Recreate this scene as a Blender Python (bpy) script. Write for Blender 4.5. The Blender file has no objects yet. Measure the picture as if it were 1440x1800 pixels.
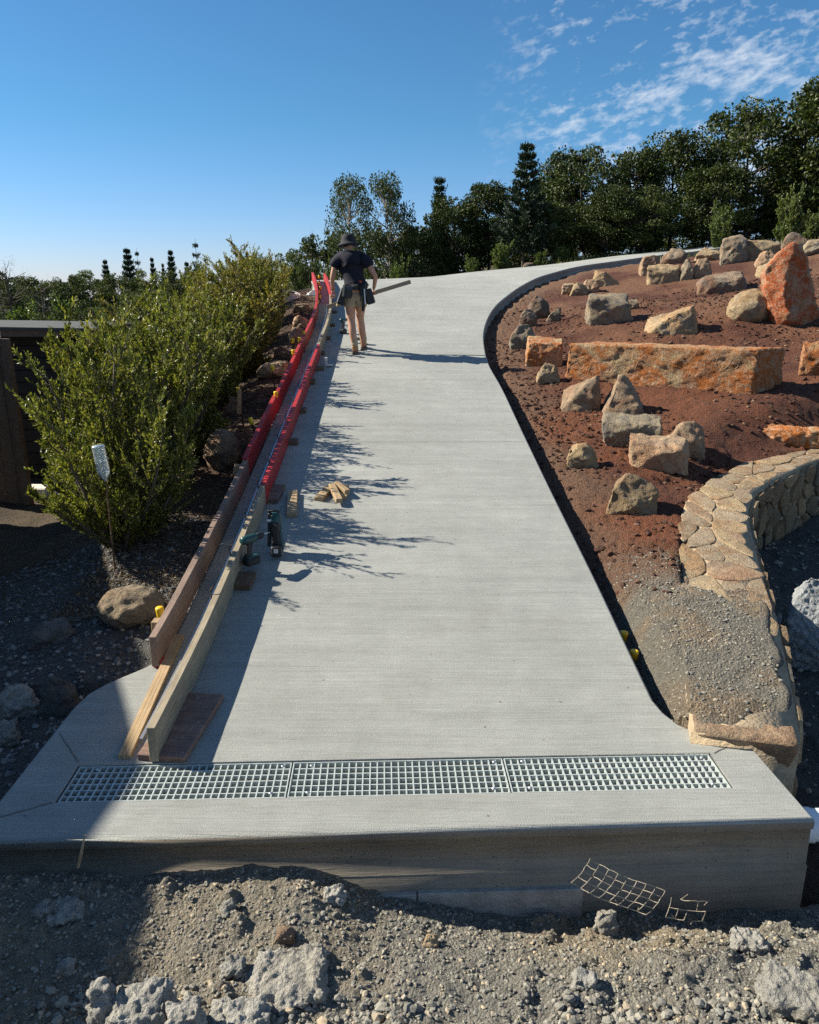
import bpy, bmesh, math, random
import numpy as np
from mathutils import Vector, Matrix, Euler, noise as mnoise
from mathutils.bvhtree import BVHTree
random.seed(7); RNG = np.random.default_rng(7)
sc = bpy.context.scene
COL = sc.collection
# ------------------------------------------------------------------ camera
H = 2.18; PITCH = math.radians(16.6); F = 1340.0
cam_d = bpy.data.cameras.new('camera'); cam = bpy.data.objects.new('camera', cam_d); COL.objects.link(cam)
cam.location = (0, 0, H); cam.rotation_euler = (math.radians(90) - PITCH, 0, 0)
cam_d.sensor_fit = 'HORIZONTAL'; cam_d.sensor_width = 36; cam_d.lens = 36 * F / 1440
cam_d.clip_start = 0.05; cam_d.clip_end = 3000
sc.camera = cam
# ------------------------------------------------------------------ sky, sun, exposure
SUN_EL = math.radians(36); SUN_DIR = Vector((-0.975 * math.cos(SUN_EL), 0.222 * math.cos(SUN_EL), math.sin(SUN_EL))).normalized()
w = bpy.data.worlds.new("World"); sc.world = w; w.use_nodes = True
nt = w.node_tree; nt.nodes.clear()
def WN(t, **k):
    n = nt.nodes.new(t)
    for a, b in k.items(): setattr(n, a, b)
    return n
def wmath(op, a, b=None, c=None, clamp=False):
    n = WN('ShaderNodeMath', operation=op, use_clamp=clamp)
    for i, v in enumerate((a, b, c)):
        if v is None: continue
        if isinstance(v, (int, float)): n.inputs[i].default_value = v
        else: nt.links.new(v, n.inputs[i])
    return n.outputs[0]
sky = WN('ShaderNodeTexSky', sky_type='NISHITA'); sky.sun_disc = False
sky.sun_elevation = SUN_EL; sky.sun_rotation = math.atan2(SUN_DIR.x, SUN_DIR.y)
sky.altitude = 300; sky.air_density = 1.0; sky.dust_density = 0.1; sky.ozone_density = 2.5
tc = WN('ShaderNodeTexCoord'); sep = WN('ShaderNodeSeparateXYZ'); nt.links.new(tc.outputs['Generated'], sep.inputs[0])
az = wmath('ARCTAN2', sep.outputs[0], sep.outputs[1]); el = wmath('ARCSINE', sep.outputs[2])
cmb = WN('ShaderNodeCombineXYZ'); nt.links.new(az, cmb.inputs[0]); nt.links.new(wmath('MULTIPLY_ADD', el, 1.9, wmath('MULTIPLY', az, -0.35)), cmb.inputs[1])
def wnoise(scale, det, rough, off, dist=0.0):
    m = WN('ShaderNodeMapping'); m.inputs['Location'].default_value = off; nt.links.new(cmb.outputs[0], m.inputs[0])
    n = WN('ShaderNodeTexNoise'); n.inputs['Scale'].default_value = scale; n.inputs['Detail'].default_value = det; n.inputs['Distortion'].default_value = dist
    n.inputs['Roughness'].default_value = rough; nt.links.new(m.outputs[0], n.inputs['Vector']); return n.outputs[0]
n1 = wnoise(46, 7, 0.64, (3.1, 1.7, 0), 0.1); n2 = wnoise(7, 2, 0.5, (7.7, 6.1, 0))
mk = wmath('MULTIPLY_ADD', az, 4.6, -0.34, True)           # more cloud to the right of the drive
lowf = wmath('MULTIPLY_ADD', el, 14.0, -0.35, True)
cov = wmath('MULTIPLY_ADD', n2, 0.75, -0.37); cov = wmath('MULTIPLY_ADD', mk, 0.12, cov)
cl = wmath('ADD', n1, cov); cl = wmath('SUBTRACT', cl, 0.575); cl = wmath('MULTIPLY', cl, 3.6, None, True)
cl = wmath('MULTIPLY', cl, wmath('MULTIPLY', wmath('MULTIPLY', mk, 2.0, None, True), wmath('MULTIPLY', lowf, 0.55), None, True))
hs = WN('ShaderNodeMix', data_type='RGBA', blend_type='MULTIPLY'); hs.inputs[0].default_value = 1.0
nt.links.new(sky.outputs[0], hs.inputs[6]); tn = WN('ShaderNodeMix', data_type='RGBA'); nt.links.new(wmath('MULTIPLY', el, 5.5, None, True), tn.inputs[0])
tn.inputs[6].default_value = (0.82, 0.93, 1.42, 1); tn.inputs[7].default_value = (0.52, 0.95, 1.20, 1); nt.links.new(tn.outputs[2], hs.inputs[7])
mx = WN('ShaderNodeMix', data_type='RGBA'); nt.links.new(cl, mx.inputs[0]); nt.links.new(hs.outputs[2], mx.inputs[6])
mx.inputs[7].default_value = (9.5, 9.9, 10.4, 1)
bg = WN('ShaderNodeBackground'); bg.inputs['Strength'].default_value = 0.05
nt.links.new(mx.outputs[2], bg.inputs[0]); wo = WN('ShaderNodeOutputWorld'); nt.links.new(bg.outputs[0], wo.inputs[0])
sl = bpy.data.lights.new('sun', 'SUN'); sl.energy = 5.0; sl.angle = math.radians(0.5); sl.color = (1.0, 0.93, 0.79)
sun = bpy.data.objects.new('sun', sl); COL.objects.link(sun); sun.rotation_euler = (-SUN_DIR).to_track_quat('-Z', 'Y').to_euler(); sun.location = (-30, 8, 25)
vs = sc.view_settings; vs.view_transform = 'Standard'; vs.look = 'None'; vs.gamma = 1; vs.exposure = 1.0; vs.use_curve_mapping = False
try:
    sc.cycles.use_denoising = False; sc.cycles.max_bounces = 6; sc.cycles.diffuse_bounces = 3; sc.cycles.glossy_bounces = 2; sc.cycles.transmission_bounces = 6; sc.cycles.transparent_max_bounces = 8
except Exception: pass

# ------------------------------------------------------------------ helpers
cp, sp_ = math.cos(PITCH), math.sin(PITCH)
def ray(px, py):
    a = (px - 720) / F; b = -(py - 900) / F
    return Vector((a, cp + b * sp_, -sp_ + b * cp))          # world direction with depth 1
def at_y(px, py, y):
    d = ray(px, py); return Vector((0, 0, H)) + d * (y / d.y)
def sstep(a, b, x):
    t = np.clip((x - a) / (b - a), 0, 1); return t * t * (3 - 2 * t)
def _hash(ix, iy, iz, seed):
    h = (ix.astype(np.int64) * 374761393 + iy.astype(np.int64) * 668265263 + iz.astype(np.int64) * 2147483647 + seed * 974634777) & 0xffffffff
    h = ((h ^ (h >> 13)) * 1274126177) & 0xffffffff
    h = h ^ (h >> 16)
    return (h & 0xffffff) / float(0xffffff)
def vnoise(x, y, z=None, seed=0):
    if z is None: z = np.zeros_like(x)
    ix, iy, iz = np.floor(x), np.floor(y), np.floor(z)
    fx, fy, fz = x - ix, y - iy, z - iz
    fx, fy, fz = fx*fx*(3-2*fx), fy*fy*(3-2*fy), fz*fz*(3-2*fz)
    r = 0
    for dx in (0, 1):
        for dy in (0, 1):
            for dz in (0, 1):
                wgt = (fx if dx else 1-fx) * (fy if dy else 1-fy) * (fz if dz else 1-fz)
                r = r + wgt * _hash(ix+dx, iy+dy, iz+dz, seed)
    return r * 2 - 1
def fbm(x, y, z=None, oct=4, seed=0, gain=0.5):
    r = 0; a = 1.0; s = 0
    for o in range(oct):
        k = 2.03 ** o
        r = r + a * vnoise(x*k + o*7.3, y*k + o*3.1, None if z is None else z*k, seed + o); s += a; a *= gain
    return r / s
def worley(x, y, z, seed=0):
    ix, iy, iz = np.floor(x), np.floor(y), np.floor(z); best = np.full(x.shape, 9.0)
    for dx in (-1, 0, 1):
        for dy in (-1, 0, 1):
            for dz in (-1, 0, 1):
                cx_, cy_, cz_ = ix+dx, iy+dy, iz+dz
                d = (cx_ + _hash(cx_, cy_, cz_, seed) - x)**2 + (cy_ + _hash(cx_, cy_, cz_, seed+1) - y)**2 + (cz_ + _hash(cx_, cy_, cz_, seed+2) - z)**2
                best = np.minimum(best, d)
    return np.sqrt(best)
def mesh_np(name, co, faces, mat=None, smooth=True):
    me = bpy.data.meshes.new(name)
    faces = np.asarray(faces); n = len(faces); k = faces.shape[1]
    me.vertices.add(len(co)); me.vertices.foreach_set('co', np.asarray(co, dtype=np.float32).ravel())
    me.loops.add(n * k); me.loops.foreach_set('vertex_index', faces.astype(np.int32).ravel())
    me.polygons.add(n); me.polygons.foreach_set('loop_start', np.arange(0, n*k, k, dtype=np.int32))
    me.polygons.foreach_set('loop_total', np.full(n, k, dtype=np.int32))
    me.update(calc_edges=True); me.validate()
    me.polygons.foreach_set('use_smooth', np.full(len(me.polygons), smooth, dtype=bool))
    if mat: me.materials.append(mat)
    return me
def vcol(me, name, cols):
    a = me.color_attributes.new(name, 'FLOAT_COLOR', 'POINT')
    c = np.ones((len(me.vertices), 4), dtype=np.float32); c[:, :3] = cols; a.data.foreach_set('color', c.ravel())
def link(name, me, parent=None):
    o = bpy.data.objects.new(name, me); COL.objects.link(o)
    if parent is not None: o.parent = parent
    return o
def tag(o, label=None, cat=None, group=None, kind=None):
    if label: o['label'] = label
    if cat: o['category'] = cat
    if group: o['group'] = group
    if kind: o['kind'] = kind
    return o
def empty(name, loc, label, cat, group=None, rz=0):
    o = bpy.data.objects.new(name, None); o.location = loc; o.rotation_euler = (0, 0, rz); COL.objects.link(o)
    return tag(o, label, cat, group)
def bm_obj(name, bm, mat, parent=None, smooth=False, loc=None):
    me = bpy.data.meshes.new(name); bm.normal_update(); bm.to_mesh(me); bm.free()
    for m in (mat if isinstance(mat, (list, tuple)) else [mat]): me.materials.append(m)
    if smooth:
        me.polygons.foreach_set('use_smooth', np.full(len(me.polygons), True, dtype=bool))
    o = link(name, me, parent)
    if loc is not None: o.location = loc
    return o
def smooth_angle(o, deg=35):
    me = o.data; me.polygons.foreach_set('use_smooth', np.full(len(me.polygons), True, dtype=bool))
    bm = bmesh.new(); bm.from_mesh(me)
    for e in bm.edges:
        if len(e.link_faces) == 2 and e.calc_face_angle(0) > math.radians(deg): e.smooth = False
    bm.to_mesh(me); bm.free()
def box(bm, c, s, rot=None, bev=0.0):
    m = Matrix.Translation(Vector(c)) @ (rot.to_matrix().to_4x4() if isinstance(rot, Euler) else (rot if rot is not None else Matrix.Identity(4))) @ Matrix.Diagonal((s[0], s[1], s[2], 1))
    r = bmesh.ops.create_cube(bm, size=1, matrix=m)
    if bev > 0:
        es = set(e for v in r['verts'] for e in v.link_edges)
        bmesh.ops.bevel(bm, geom=list(es), offset=bev, segments=1, affect='EDGES')
def tube(bm, pts, radii, seg=6, cap=True):
    pts = [Vector(p) for p in pts]; rings = []
    if not hasattr(radii, '__len__'): radii = [radii] * len(pts)
    up = Vector((0, 0, 1))
    for i, p in enumerate(pts):
        t = (pts[min(i+1, len(pts)-1)] - pts[max(i-1, 0)]).normalized()
        a = t.cross(up)
        if a.length < 1e-3: a = t.cross(Vector((1, 0, 0)))
        a.normalize(); b = t.cross(a)
        rings.append([bm.verts.new(p + (a * math.cos(2*math.pi*k/seg) + b * math.sin(2*math.pi*k/seg)) * radii[i]) for k in range(seg)])
    for r0, r1 in zip(rings, rings[1:]):
        for k in range(seg): bm.faces.new((r0[k], r0[(k+1) % seg], r1[(k+1) % seg], r1[k]))
    if cap:
        bm.faces.new(rings[0][::-1]); bm.faces.new(rings[-1])
def lathe(bm, prof, seg=12, mat=Matrix.Identity(4)):
    rings = [[bm.verts.new(mat @ Vector((r*math.cos(2*math.pi*k/seg), r*math.sin(2*math.pi*k/seg), z))) for k in range(seg)] for r, z in prof]
    for r0, r1 in zip(rings, rings[1:]):
        for k in range(seg): bm.faces.new((r0[k], r0[(k+1) % seg], r1[(k+1) % seg], r1[k]))
    bm.faces.new(rings[0][::-1]); bm.faces.new(rings[-1])

# ------------------------------------------------------------------ materials
class MB:
    def __init__(s, name):
        s.m = bpy.data.materials.new(name); s.m.use_nodes = True; s.t = s.m.node_tree; s.t.nodes.clear()
        s.out = s.n('ShaderNodeOutputMaterial'); s.p = s.n('ShaderNodeBsdfPrincipled'); s.l(s.p.outputs[0], s.out.inputs[0])
        s.co = s.n('ShaderNodeTexCoord').outputs['Object']
    def n(s, t, **k):
        x = s.t.nodes.new(t)
        for a, b in k.items(): setattr(x, a, b)
        return x
    def l(s, a, b): s.t.links.new(a, b)
    def set(s, inp, v):
        i = s.p.inputs[inp]
        if hasattr(v, 'is_output') or isinstance(v, bpy.types.NodeSocket): s.l(v, i)
        else: i.default_value = v
    def mapv(s, scale, loc=(0, 0, 0), vec=None):
        m = s.n('ShaderNodeMapping'); m.inputs['Scale'].default_value = scale; m.inputs['Location'].default_value = loc
        s.l(vec or s.co, m.inputs[0]); return m.outputs[0]
    def noise(s, scale, det=4, rough=0.55, vec=None, dist=0.0):
        n = s.n('ShaderNodeTexNoise'); n.inputs['Scale'].default_value = scale; n.inputs['Detail'].default_value = det
        n.inputs['Roughness'].default_value = rough; n.inputs['Distortion'].default_value = dist; s.l(vec or s.co, n.inputs['Vector']); return n.outputs[0]
    def vor(s, scale, vec=None, feat='F1', out='Distance'):
        n = s.n('ShaderNodeTexVoronoi', feature=feat); n.inputs['Scale'].default_value = scale; s.l(vec or s.co, n.inputs['Vector']); return n.outputs[out]
    def ramp(s, fac, stops):
        r = s.n('ShaderNodeValToRGB'); e = r.color_ramp.elements
        while len(e) < len(stops): e.new(0.5)
        for i, (p, c) in enumerate(stops):
            e[i].position = p; e[i].color = (*c, 1) if len(c) == 3 else c
        s.l(fac, r.inputs[0]); return r.outputs[0]
    def mix(s, fac, a, b, mode='MIX'):
        m = s.n('ShaderNodeMix', data_type='RGBA', blend_type=mode)
        for i, v in ((0, fac), (6, a), (7, b)):
            if isinstance(v, bpy.types.NodeSocket): s.l(v, m.inputs[i])
            elif isinstance(v, (int, float)): m.inputs[i].default_value = v
            else: m.inputs[i].default_value = (*v, 1)
        return m.outputs[2]
    def math(s, op, a, b=0.0, clamp=False):
        m = s.n('ShaderNodeMath', operation=op, use_clamp=clamp)
        for i, v in ((0, a), (1, b)):
            if isinstance(v, bpy.types.NodeSocket): s.l(v, m.inputs[i])
            else: m.inputs[i].default_value = v
        return m.outputs[0]
    def bump(s, h, dist, strength=1.0, nrm=None):
        b = s.n('ShaderNodeBump'); b.inputs['Distance'].default_value = dist; b.inputs['Strength'].default_value = strength
        s.l(h, b.inputs['Height'])
        if nrm: s.l(nrm, b.inputs['Normal'])
        s.l(b.outputs[0], s.p.inputs['Normal']); return b.outputs[0]
    def rnd(s): return s.n('ShaderNodeNewGeometry').outputs['Random Per Island']
    def objrnd(s): return s.n('ShaderNodeObjectInfo').outputs['Random']
    def attr(s, nm): return s.n('ShaderNodeAttribute', attribute_name=nm).outputs['Color']
g3 = lambda v: (v, v, v)
def simple(name, col, rough=0.7, metal=0.0, var=0.15, scale=20, bump=0.0):
    b = MB(name); n = b.noise(scale, 4)
    c = b.ramp(n, [(0.25, tuple(x*(1-var) for x in col)), (0.75, tuple(min(1, x*(1+var)) for x in col))])
    b.set('Base Color', c); b.set('Roughness', rough); b.set('Metallic', metal)
    if bump: b.bump(b.noise(scale*4, 3), bump)
    return b.m
def m_concrete():
    b = MB('broomed_concrete')
    big = b.noise(0.9, 5, 0.6); mid = b.noise(7, 4, 0.6)
    lines = b.noise(1.0, 3, 0.75, vec=b.mapv((1.6, 170, 20), (0.3, 0.1, 0)))
    bands = b.noise(1.0, 3, 0.55, vec=b.mapv((0.35, 7.5, 1), (4, 2, 0)))
    c = b.ramp(big, [(0.3, (0.335, 0.342, 0.316)), (0.7, (0.425, 0.432, 0.402))])
    c = b.mix(0.35, c, b.ramp(bands, [(0.3, g3(0.62)), (0.7, g3(1.0))]), 'MULTIPLY')
    c = b.mix(0.6, c, b.ramp(lines, [(0.3, g3(0.6)), (0.7, g3(1.06))]), 'MULTIPLY')
    fine = b.noise(120, 3, 0.7); c = b.mix(0.5, c, b.ramp(fine, [(0.3, g3(0.72)), (0.7, g3(1.08))]), 'MULTIPLY')
    c = b.mix(b.math('MULTIPLY', b.ramp(b.noise(1.9, 5, 0.7, vec=b.mapv((1, 1, 1), (5, 1, 2))), [(0.55, g3(0)), (0.72, g3(1))]), 0.22), c, (0.22, 0.21, 0.18))
    c = b.mix(0.5, c, b.ramp(mid, [(0.3, g3(0.8)), (0.65, g3(1.0))]), 'MULTIPLY')
    sp = b.vor(9); spn = b.noise(3.3, 2)
    spot = b.math('MULTIPLY', b.math('LESS_THAN', sp, 0.07), b.math('GREATER_THAN', spn, 0.52))
    c = b.mix(spot, c, (0.16, 0.15, 0.14)); b.set('Base Color', c); b.set('Roughness', 0.88)
    h = b.math('ADD', b.math('MULTIPLY', lines, 1.0), b.math('MULTIPLY', b.noise(220, 3), 0.6))
    b.bump(h, 0.006, 1.0); return b.m
def m_formed():
    b = MB('board_formed_concrete')
    grain = b.noise(1.0, 5, 0.7, vec=b.mapv((2.2, 6, 34), (0, 0, 3)), dist=0.9)
    st = b.noise(2.2, 5, 0.6)
    c = b.ramp(grain, [(0.25, (0.20, 0.17, 0.135)), (0.55, (0.27, 0.235, 0.185)), (0.8, (0.33, 0.29, 0.235))])
    c = b.mix(0.7, c, b.ramp(st, [(0.3, (0.5, 0.5, 0.5)), (0.7, (1.05, 1, 0.95))]), 'MULTIPLY'); c = b.mix(b.math('LESS_THAN', b.vor(26), 0.10), c, (0.06, 0.055, 0.05))
    b.set('Base Color', c); b.set('Roughness', 0.85); b.bump(grain, 0.006); return b.m
def m_soil():
    b = MB('soil'); c = b.mix(1.0, b.attr('col'), g3(0.82), 'MULTIPLY')
    n = b.noise(26, 6, 0.65); n2 = b.noise(140, 4, 0.7); v = b.vor(70); v2 = b.vor(190, out='Color')
    c = b.mix(0.8, c, b.ramp(n, [(0.25, g3(0.5)), (0.5, g3(0.95)), (0.8, (1.35, 1.3, 1.25))]), 'MULTIPLY')
    c = b.mix(0.75, c, b.ramp(n2, [(0.3, g3(0.45)), (0.7, g3(1.35))]), 'MULTIPLY')
    peb = b.math('LESS_THAN', v, 0.22); pm = b.math('GREATER_THAN', b.noise(11, 3), 0.55)
    c = b.mix(b.math('MULTIPLY', b.math('MULTIPLY', peb, pm), 0.4), c, b.mix(0.5, b.mix(1.0, c, g3(1.7), 'MULTIPLY'), (0.3, 0.27, 0.23)))
    b.set('Base Color', c); b.set('Roughness', 0.97)
    h = b.math('ADD', b.math('MULTIPLY', n, 1.9), b.math('ADD', b.math('MULTIPLY', n2, 0.6), b.math('MULTIPLY', b.math('SUBTRACT', 1.0, v, True), 0.6)))
    b.bump(h, 0.04); return b.m
def m_stone(name, a, bcol, rust, rust_amt=0.5, grey=0.35, sc_=1.0, vein=0.0):
    b = MB(name)
    r = b.objrnd(); cmb = b.n('ShaderNodeCombineXYZ'); b.l(b.math('MULTIPLY', r, 40), cmb.inputs[0]); b.l(b.math('MULTIPLY', r, 17), cmb.inputs[1])
    add = b.n('ShaderNodeVectorMath', operation='ADD'); b.l(b.co, add.inputs[0]); b.l(cmb.outputs[0], add.inputs[1]); v = add.outputs[0]
    n = b.noise(3.2*sc_, 6, 0.62, vec=v, dist=0.5); n2 = b.noise(18*sc_, 5, 0.7, vec=v); n3 = b.noise(1.7*sc_, 5, 0.6, vec=b.mapv((1, 1, 1), (9, 4, 2), v), dist=0.8)
    n4 = b.noise(75, 4, 0.7, vec=v)
    c = b.ramp(n, [(0.3, a), (0.62, bcol)])
    c = b.mix(b.math('MULTIPLY', b.ramp(n3, [(0.52 - 0.12*rust_amt, g3(0)), (0.68 - 0.12*rust_amt, g3(1))]), min(1, rust_amt*1.4)), c, rust)
    c = b.mix(b.math('MULTIPLY', b.ramp(b.noise(4.5*sc_, 5, 0.65, vec=b.mapv((1, 1, 1), (2, 8, 5), v)), [(0.5, g3(0)), (0.62, g3(1))]), grey), c, (0.17, 0.165, 0.15))
    if vein:
        vn = b.math('ABSOLUTE', b.math('SUBTRACT', b.noise(4.0, 5, 0.7, vec=v, dist=1.2), 0.5)); c = b.mix(b.math('MULTIPLY', b.ramp(vn, [(0.0, g3(1)), (0.035, g3(0))]), vein), c, (0.66, 0.53, 0.37))
        c = b.mix(b.math('MULTIPLY', b.ramp(b.noise(5, 4, 0.6, vec=v), [(0.55, g3(0)), (0.70, g3(1))]), vein*0.55), c, (0.60, 0.44, 0.26))
    c = b.mix(0.8, c, b.ramp(n2, [(0.3, g3(0.55)), (0.7, g3(1.2))]), 'MULTIPLY')
    c = b.mix(0.6, c, b.ramp(n4, [(0.3, g3(0.6)), (0.7, g3(1.2))]), 'MULTIPLY')
    c = b.mix(1.0, c, b.mix(r, g3(0.68), g3(0.96)), 'MULTIPLY')
    b.set('Base Color', c); b.set('Roughness', 0.93)
    b.bump(b.math('ADD', b.math('MULTIPLY', n2, 1.0), b.math('MULTIPLY', n4, 0.5)), 0.035); return b.m
def m_gravel(name, c0, c1, c2):
    b = MB(name); r = b.rnd(); c = b.ramp(r, [(0.0, c0), (0.75, c1), (0.96, c2), (1.0, tuple(x*1.2 for x in c2))])
    c = b.mix(0.6, c, b.ramp(b.noise(60, 4), [(0.3, g3(0.6)), (0.7, g3(1.15))]), 'MULTIPLY')
    c = b.mix(1.0, c, g3(0.8), 'MULTIPLY'); b.set('Base Color', c); b.set('Roughness', 0.95); return b.m
def m_leaf(name, dark, mid, light, trans=0.22, rough=0.42, spec=0.5):
    b = MB(name); r = b.rnd(); c = b.ramp(r, [(0.0, dark), (0.45, mid), (0.85, light), (1.0, tuple(x*1.35 for x in light))])
    c = b.mix(0.45, c, b.mix(b.objrnd(), (0.75, 0.8, 0.8), (1.1, 1.05, 0.95)), 'MULTIPLY')
    b.set('Base Color', c); b.set('Roughness', rough); b.set('Specular IOR Level', spec)
    t = b.n('ShaderNodeBsdfTranslucent'); b.l(b.mix(1.0, c, (1.1, 1.3, 0.5), 'MULTIPLY'), t.inputs[0])
    ms = b.n('ShaderNodeMixShader'); ms.inputs[0].default_value = trans; b.l(b.p.outputs[0], ms.inputs[1]); b.l(t.outputs[0], ms.inputs[2]); b.l(ms.outputs[0], b.out.inputs[0])
    return b.m
def m_wood(name, c0, c1, rough=0.75, grain=(3, 60, 60), stain=0.5):
    b = MB(name); r = b.objrnd(); v = b.mapv(grain)
    n = b.noise(1.0, 5, 0.65, vec=v, dist=0.8); s = b.noise(5, 5, 0.65)
    c = b.ramp(n, [(0.3, c0), (0.7, c1)])
    c = b.mix(stain, c, b.ramp(s, [(0.3, g3(0.5)), (0.65, g3(1.1))]), 'MULTIPLY')
    c = b.mix(0.5, c, b.mix(r, g3(0.75), g3(1.15)), 'MULTIPLY')
    c = b.mix(b.math('MULTIPLY', b.ramp(b.noise(22, 5, 0.75), [(0.60, g3(0)), (0.68, g3(1))]), 0.55), c, (0.34, 0.33, 0.30))
    b.set('Base Color', c); b.set('Roughness', rough); b.bump(n, 0.003); return b.m
def m_redpaint():
    b = MB('red_form_paint'); n = b.noise(9, 5, 0.65); n2 = b.noise(1.0, 4, 0.6, vec=b.mapv((60, 4, 60)))
    c = b.ramp(n, [(0.25, (0.24, 0.006, 0.008)), (0.7, (0.46, 0.012, 0.013))])
    c = b.mix(b.ramp(b.noise(34, 5, 0.7), [(0.56, g3(0)), (0.68, g3(0.8))]), c, (0.32, 0.16, 0.12))
    c = b.mix(0.4, c, b.ramp(n2, [(0.3, g3(0.5)), (0.6, g3(1))]), 'MULTIPLY')
    b.set('Base Color', c); b.set('Roughness', 0.55); b.bump(n2, 0.002); return b.m
M = {}
M['conc'] = m_concrete(); M['formed'] = m_formed(); M['soil'] = m_soil()
M['footing'] = simple('grey_footing', (0.33, 0.305, 0.27), 0.95, var=0.3, scale=9, bump=0.01)
M['sand_tan'] = m_stone('tan_sandstone', (0.42, 0.29, 0.15), (0.58, 0.43, 0.25), (0.42, 0.19, 0.06), 0.35, 0.35)
M['sand_grey'] = m_stone('grey_brown_stone', (0.27, 0.21, 0.14), (0.40, 0.32, 0.21), (0.36, 0.20, 0.09), 0.3, 0.7)
M['sand_pink'] = m_stone('pinkish_sandstone', (0.38, 0.25, 0.15), (0.54, 0.38, 0.235), (0.40, 0.18, 0.08), 0.4, 0.3)
M['sand_orange'] = m_stone('orange_sandstone', (0.48, 0.28, 0.12), (0.60, 0.42, 0.22), (0.54, 0.17, 0.032), 1.25, 0.05, 1.3, 0.65)
M['sand_red'] = m_stone('rust_red_sandstone', (0.48, 0.27, 0.13), (0.55, 0.38, 0.22), (0.56, 0.12, 0.022), 1.15, 0.10, 1.3, 0.6)
M['dirty_stone'] = m_stone('soil_stained_stone', (0.24, 0.16, 0.10), (0.36, 0.27, 0.18), (0.23, 0.10, 0.05), 0.5, 0.5)
M['wall_stone'] = m_stone('wall_sandstone', (0.33, 0.23, 0.125), (0.43, 0.31, 0.18), (0.34, 0.18, 0.07), 0.45, 0.3, 1.6)
M['cap_stone'] = m_stone('cap_sandstone', (0.46, 0.34, 0.21), (0.58, 0.45, 0.30), (0.40, 0.22, 0.10), 0.6, 0.25, 3.0)
M['mortar'] = simple('sandy_mortar', (0.33, 0.255, 0.165), 0.96, var=0.3, scale=14, bump=0.01)
M['clod'] = m_stone('cement_clod', (0.34, 0.325, 0.285), (0.48, 0.46, 0.41), (0.34, 0.29, 0.21), 0.3, 0.1)
M['pale_clod'] = m_stone('pale_mortar_heap', (0.30, 0.32, 0.32), (0.44, 0.46, 0.46), (0.34, 0.36, 0.36), 0.2, 0.0)
M['gravel'] = m_gravel('gravel_mix', (0.20, 0.19, 0.165), (0.36, 0.34, 0.285), (0.46, 0.37, 0.25))
M['gravel_red'] = m_gravel('red_crumbs', (0.055, 0.022, 0.012), (0.10, 0.038, 0.02), (0.22, 0.13, 0.08))
M['gravel_dark'] = m_gravel('dark_gravel', (0.09, 0.09, 0.09), (0.20, 0.20, 0.195), (0.36, 0.35, 0.32))
M['galv'] = simple('galvanised_steel', (0.46, 0.50, 0.48), 0.55, 0.3, 0.2, 25, 0.0)
M['steel'] = simple('bright_steel', (0.50, 0.52, 0.54), 0.35, 0.8, 0.15, 10)
M['rust'] = simple('dark_rusty_steel', (0.05, 0.032, 0.025), 0.8, 0.3, 0.3, 30)
M['yellow'] = simple('yellow_plastic', (0.75, 0.48, 0.02), 0.4, 0, 0.1, 12)
M['lvl'] = m_wood('weathered_plywood', (0.20, 0.16, 0.105), (0.36, 0.30, 0.205), grain=(60, 3, 60))
M['lvl_pink'] = m_wood('pinkish_form_board', (0.17, 0.11, 0.085), (0.29, 0.20, 0.15), grain=(60, 3, 60))
M['ply_block'] = m_wood('stained_ply_block', (0.13, 0.075, 0.055), (0.26, 0.16, 0.12), stain=0.7)
M['timber'] = m_wood('pine_timber', (0.30, 0.20, 0.10), (0.45, 0.32, 0.18), grain=(60, 4, 60), stain=0.3)
M['timber_old'] = m_wood('brown_timber', (0.09, 0.052, 0.03), (0.17, 0.105, 0.058), grain=(60, 4, 60))
M['red'] = m_redpaint()
M['leaf_shrub'] = m_leaf('shrub_leaf', (0.048, 0.060, 0.012), (0.135, 0.142, 0.027), (0.29, 0.25, 0.065), 0.34, 0.42, 0.4)
M['leaf_shrub2'] = m_leaf('olive_shrub_leaf', (0.062, 0.060, 0.013), (0.170, 0.145, 0.030), (0.32, 0.23, 0.065), 0.34, 0.42, 0.4)
M['leaf_tree'] = m_leaf('tree_leaf', (0.014, 0.024, 0.005), (0.034, 0.052, 0.010), (0.075, 0.090, 0.020), 0.16, 0.5, 0.28)
M['leaf_gum'] = m_leaf('gum_leaf', (0.022, 0.032, 0.008), (0.046, 0.060, 0.016), (0.10, 0.11, 0.035), 0.25, 0.55, 0.25)
M['leaf_pine'] = m_leaf('pine_needle', (0.008, 0.020, 0.007), (0.016, 0.034, 0.012), (0.03, 0.055, 0.02), 0.08, 0.6)
M['leaf_light'] = m_leaf('light_bush_leaf', (0.05, 0.08, 0.018), (0.10, 0.14, 0.035), (0.20, 0.22, 0.07), 0.3, 0.4)
M['grass'] = m_leaf('grass_blade', (0.04, 0.06, 0.012), (0.09, 0.11, 0.03), (0.18, 0.17, 0.06), 0.3, 0.5)
M['dry'] = m_leaf('dry_litter', (0.06, 0.035, 0.02), (0.13, 0.08, 0.045), (0.24, 0.16, 0.09), 0.1, 0.7)
M['bark'] = simple('bark', (0.10, 0.08, 0.06), 0.9, 0, 0.35, 14, 0.01)
M['bark_pale'] = simple('pale_bark', (0.28, 0.25, 0.20), 0.85, 0, 0.25, 9, 0.005)
M['skin'] = simple('skin', (0.46, 0.24, 0.15), 0.55, 0, 0.08, 8)
M['navy'] = simple('navy_cotton', (0.003, 0.004, 0.014), 0.9, 0, 0.25, 12, 0.004)
M['khaki'] = simple('khaki_cotton', (0.34, 0.27, 0.18), 0.9, 0, 0.18, 9, 0.004)
M['boot'] = simple('tan_suede', (0.36, 0.20, 0.08), 0.85, 0, 0.2, 25)
M['sock'] = simple('beige_sock', (0.36, 0.28, 0.19), 0.95, 0, 0.2, 30)
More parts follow.
